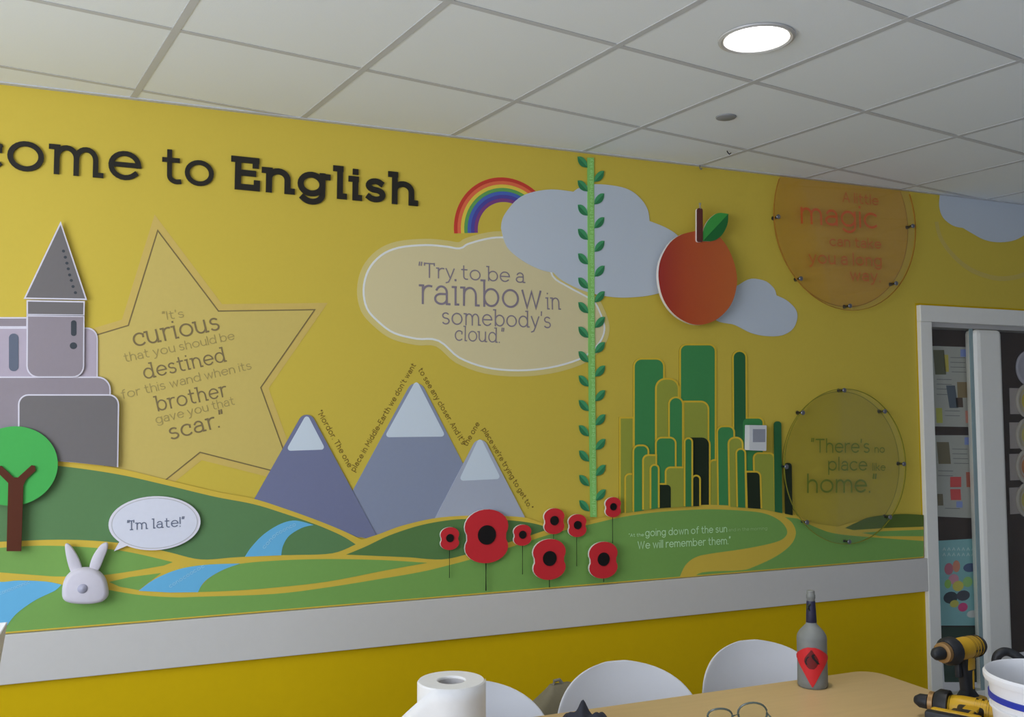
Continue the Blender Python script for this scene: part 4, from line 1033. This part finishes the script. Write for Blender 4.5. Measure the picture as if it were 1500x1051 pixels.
# ================================================================== DRILLS
M_dy = mat('drill_yellow', (.62, .36, .015), .42, .4, .05, 60); M_db = mat('drill_black', (.018, .020, .024), .5, .35); M_dm = mat('drill_bronze', (.30, .17, .06), .4, .5, metal=.3)
def drill(loc, rot, label, sc_=1.0):
    t = empty('cordless_drill', loc, label, 'power drill')
    mt_ = rot.to_4x4() @ Matrix.Scale(sc_, 4)
    def add(nm, build, m, ang=40, par=None, ms=None):
        bm = bmesh.new(); build(bm)
        bmesh.ops.transform(bm, matrix=Matrix.Translation(loc) @ mt_, verts=bm.verts)
        return bm_obj(nm, bm, ms or m, par or t, angle=ang)
    H = .150   # axis height above the battery top reference
    ax = lambda pts: [(x, 0, H + .05) for x in pts]
    body = add('motor_housing', lambda bm: tube_bm(bm, ax([-.095, -.088, -.06, .0, .035, .04]), [.024, .031, .034, .034, .031, .028], 20), M_dy)
    add('rear_cap', lambda bm: tube_bm(bm, ax([-.108, -.1, -.082]), [.016, .028, .0345], 20), M_db)
    add('vent_band', lambda bm: [tube_bm(bm, ax([x, x + .006]), .0347, 20) for x in (-.07, -.055, -.040)], M_db)
    add('gear_case', lambda bm: tube_bm(bm, ax([.03, .036, .06, .072]), [.034, .042, .042, .033], 20), M_db)
    add('clutch_ring', lambda bm: tube_bm(bm, ax([.072, .075, .088, .09]), [.028, .031, .030, .022], 20), M_dm)
    add('chuck', lambda bm: tube_bm(bm, ax([.09, .093, .115, .128, .13]), [.017, .020, .019, .011, .008], 20), M_db)
    def hd(bm):
        rg = []
        for z, x0, x1, hw in ((H + .03, -.065, .012, .019), (H, -.052, .004, .018), (H - .04, -.050, -.008, .017), (H - .08, -.055, -.012, .017), (H - .10, -.070, .004, .022)):
            rg.append([bm.verts.new((x, y, z)) for x, y in rounded([(x0, -hw), (x1, -hw), (x1, hw), (x0, hw)], .011, 3)])
        for a, b in zip(rg, rg[1:]):
            for i in range(len(a)):
                f = bm.faces.new((a[i], a[(i + 1) % len(a)], b[(i + 1) % len(a)], b[i])); f.material_index = 0
        bm.faces.new(rg[0]); bm.faces.new(rg[-1])
    add('handle', hd, M_db)
    add('handle_panel', lambda bm: (box_bm(bm, (-.050, -.0195, H - .015), (-.012, .0195, H + .03), 0, .004), box_bm(bm, (-.046, -.0185, H - .075), (-.034, .0185, H - .015), 0, .004)), M_dy)
    add('trigger', lambda bm: box_bm(bm, (.0, -.009, H - .035), (.018, .009, H + .014), 0, .005), M_db)
    add('battery_mount', lambda bm: box_bm(bm, (-.085, -.036, H - .122), (.040, .036, H - .098), 0, .008), M_dy)
    add('battery_pack', lambda bm: box_bm(bm, (-.080, -.034, H - .150), (.046, .034, H - .122), 0, .006), M_db)
    return t
a_ = onZ(1418, 1053, ZT)
drill(Vector((a_.x + .01, a_.y + .03, ZT)), Matrix.Rotation(R(-172), 3, 'Z'), 'yellow and black cordless drill standing upright on its battery', .92)
b0 = onZ(1346, 1030, ZT + .036); b1 = onZ(1452, 1050, ZT + .036)
dv = (b0 - b1); an = math.atan2(dv.y, dv.x)
# lying on its side: local Z (down the handle) points away over the table
Rl = Matrix.Rotation(an, 3, 'Z') @ Matrix.Rotation(R(90), 3, 'X')
hd_off = Rl @ Vector((.118, 0, .20))
loc_ = Vector((b0.x, b0.y, ZT + .0430)) - hd_off; 
drill(loc_, Rl, 'yellow and black cordless drill lying on its side in front of the upright one')

# ================================================================== BUCKET
bc = onZ(1541, 989, .975)
bk = empty('plastic_bucket', (bc.x, bc.y, ZT), 'white plastic bucket with a blue stripe at the right edge of the table', 'bucket')
M_bw = mat('bucket_white', (.80, .80, .82), .4, .4, .02); M_bb = mat('bucket_blue', (.02, .04, .38), .4, .4)
rt = .143
bpf = [(.0005, 0), (.112, 0), (.116, .004), (.131, .150), (.136, .152), (.136, .156), (.132, .158), (.1335, .172), (.1375, .1725), (.138, .186), (.1345, .187), (.137, .215), (.146, .216), (.148, .222), (.148, .230), (.143, .236), (.139, .232), (.134, .210), (.112, .012), (.0005, .010)]
lathe('pail', (bc.x, bc.y, ZT), bpf, [M_bw, M_bb], bk, 72, fmf=lambda i: 1 if i in (8, 9) else 0)
# black cable behind the bucket
cb = [onY(1462, 1000, -1.66), onY(1459, 968, -1.66), onY(1466, 957, -1.67), onY(1478, 956, -1.68), onY(1494, 965, -1.70), onY(1512, 985, -1.72), onY(1520, 1030, -1.74)]
def sm3(pts, k=5):
    out = []
    for i in range(len(pts) - 1):
        a, b, c, d = pts[max(i - 1, 0)], pts[i], pts[i + 1], pts[min(i + 2, len(pts) - 1)]
        for j in range(k):
            t = j / k; out.append(.5 * (2 * b + (c - a) * t + (2 * a - 5 * b + 4 * c - d) * t * t + (3 * b - a - 3 * c + d) * t ** 3))
    return out + [pts[-1]]
cb = [Vector((cb[0].x - .03, cb[0].y, ZT + .014))] + cb + [Vector((cb[-1].x, cb[-1].y, ZT + .014))]
cbo = empty('black_cable', (cb[0].x, cb[0].y, ZT), 'thick black cable loop standing up behind the white bucket', 'cable')
tube('cable_loop', sm3(cb), .012, M_db, cbo, 12)

# ================================================================== CLOTH, SAFETY GLASSES, LEFT BOX
cc = onZ(858, 1068, ZT)
cl = empty('dark_cloth', (cc.x, cc.y, ZT), 'crumpled dark grey-blue cloth with a raised peak on the table', 'cloth')
vs, fs = [], []
nx, ny = 36, 28
rx_ = Vector((BM[0][0], BM[1][0], 0)).normalized(); ry_ = Vector((-rx_.y, rx_.x, 0))
for j in range(ny + 1):
    for i in range(nx + 1):
        a, b = -1 + 2 * i / nx, -1 + 2 * j / ny
        r_ = math.hypot(a, b * 1.0)
        base = max(0, 1 - r_ ** 3) * .028
        ridge = .045 * math.exp(-((a + .10 - .1 * b) / .16) ** 2 - ((b - .1) / .5) ** 2) + .020 * math.exp(-((a + .55) / .22) ** 2 - ((b + .1) / .45) ** 2) + .018 * math.exp(-((a - .42 - .4 * b) / .2) ** 2 - (b / .6) ** 2)
        wr = .004 * math.sin(a * 11 + b * 6) + .003 * math.sin(b * 15 - a * 7)
        e = max(0.0, 1 - r_ ** 4)
        z = (base + ridge + wr) * e if r_ < 1 else 0
        sc_ = 1 if r_ <= 1 else 1 / r_
        q = rx_ * a * sc_ * .095 + ry_ * b * sc_ * .075
        vs.append((cc.x + q.x, cc.y + q.y, ZT + .001 + max(0, z)))
for j in range(ny):
    for i in range(nx):
        k = j * (nx + 1) + i; fs.append([k, k + 1, k + nx + 2, k + nx + 1])
o = mesh_obj('fabric', vs, fs, mat('cloth_slate', (.045, .048, .065), .85, .2, .2, 60), cl, smooth=True)
gc = onZ(1086, 1066, ZT)
sg = empty('safety_glasses', (gc.x, gc.y, ZT), 'clear safety glasses with grey-green rims lying on the table', 'glasses')
M_rim = mat('rim_teal', (.10, .13, .12), .25, .5)
for s, (u, wd, hh) in enumerate(((1056, .034, .046), (1104, .040, .062))):
    c = onZ(u, 1066, ZT); pts = []
    for k in range(25):
        a = 2 * math.pi * k / 24
        pts.append(Vector((c.x, c.y, ZT + .004 + hh / 2)) + rx_ * wd * math.cos(a) + Vector((0, 0, hh / 2 * math.sin(a))) + ry_ * .010 * math.cos(a) ** 2)
    tube('rim', pts, .0028, M_rim, sg, 8)
    n = 24
    mesh_obj('lens', [p for p in pts[:-1]], [list(range(n))], clear('lens_clear', (.93, .96, .95), gl=.08), sg)
    tube('temple', [pts[0 if s else 12], pts[0 if s else 12] - ry_ * .03 + Vector((0, 0, .0)), Vector((c.x, c.y, ZT + .006)) + rx_ * (.05 if s else -.05) - ry_ * .12], .0028, M_rim, sg, 8)
q0 = onZ(1056, 1066, ZT); q1 = onZ(1104, 1066, ZT)
tube('bridge', [Vector((q0.x, q0.y, ZT + .030)) + rx_ * .033, Vector((q1.x, q1.y, ZT + .036)) - rx_ * .039], .003, M_rim, sg, 8)

# open white box at the far left, flared sides
bxp = onY(11, 912, -1.45); hx = bxp.x
wx = empty('white_box', (hx - .16, -1.62, ZT), 'open white card box with flared sides on the left table, cut by the frame', 'box')
low = onY(-1, 984, -1.45)
slope = (bxp.x - low.x) / (bxp.z - low.z)
hB = bxp.z - ZT; xb = bxp.x - slope * hB
M_card = mat('card_white', (.82, .80, .76), .6, .2, .02)
def flare(x0, x1, y0, y1, X0, X1, Y0, Y1, z0, z1):
    return [(x0, y0, z0), (x1, y0, z0), (x1, y1, z0), (x0, y1, z0), (X0, Y0, z1), (X1, Y0, z1), (X1, Y1, z1), (X0, Y1, z1)]
o = mesh_obj('box_shell', flare(xb - .16, xb, -1.72, -1.50, hx - .24, hx, -1.75, -1.45, ZT + .002, bxp.z), [[3, 2, 1, 0], [0, 1, 5, 4], [1, 2, 6, 5], [2, 3, 7, 6], [3, 0, 4, 7]], M_card, wx)
md = o.modifiers.new('s', 'SOLIDIFY'); md.thickness = .003; md.offset = -1
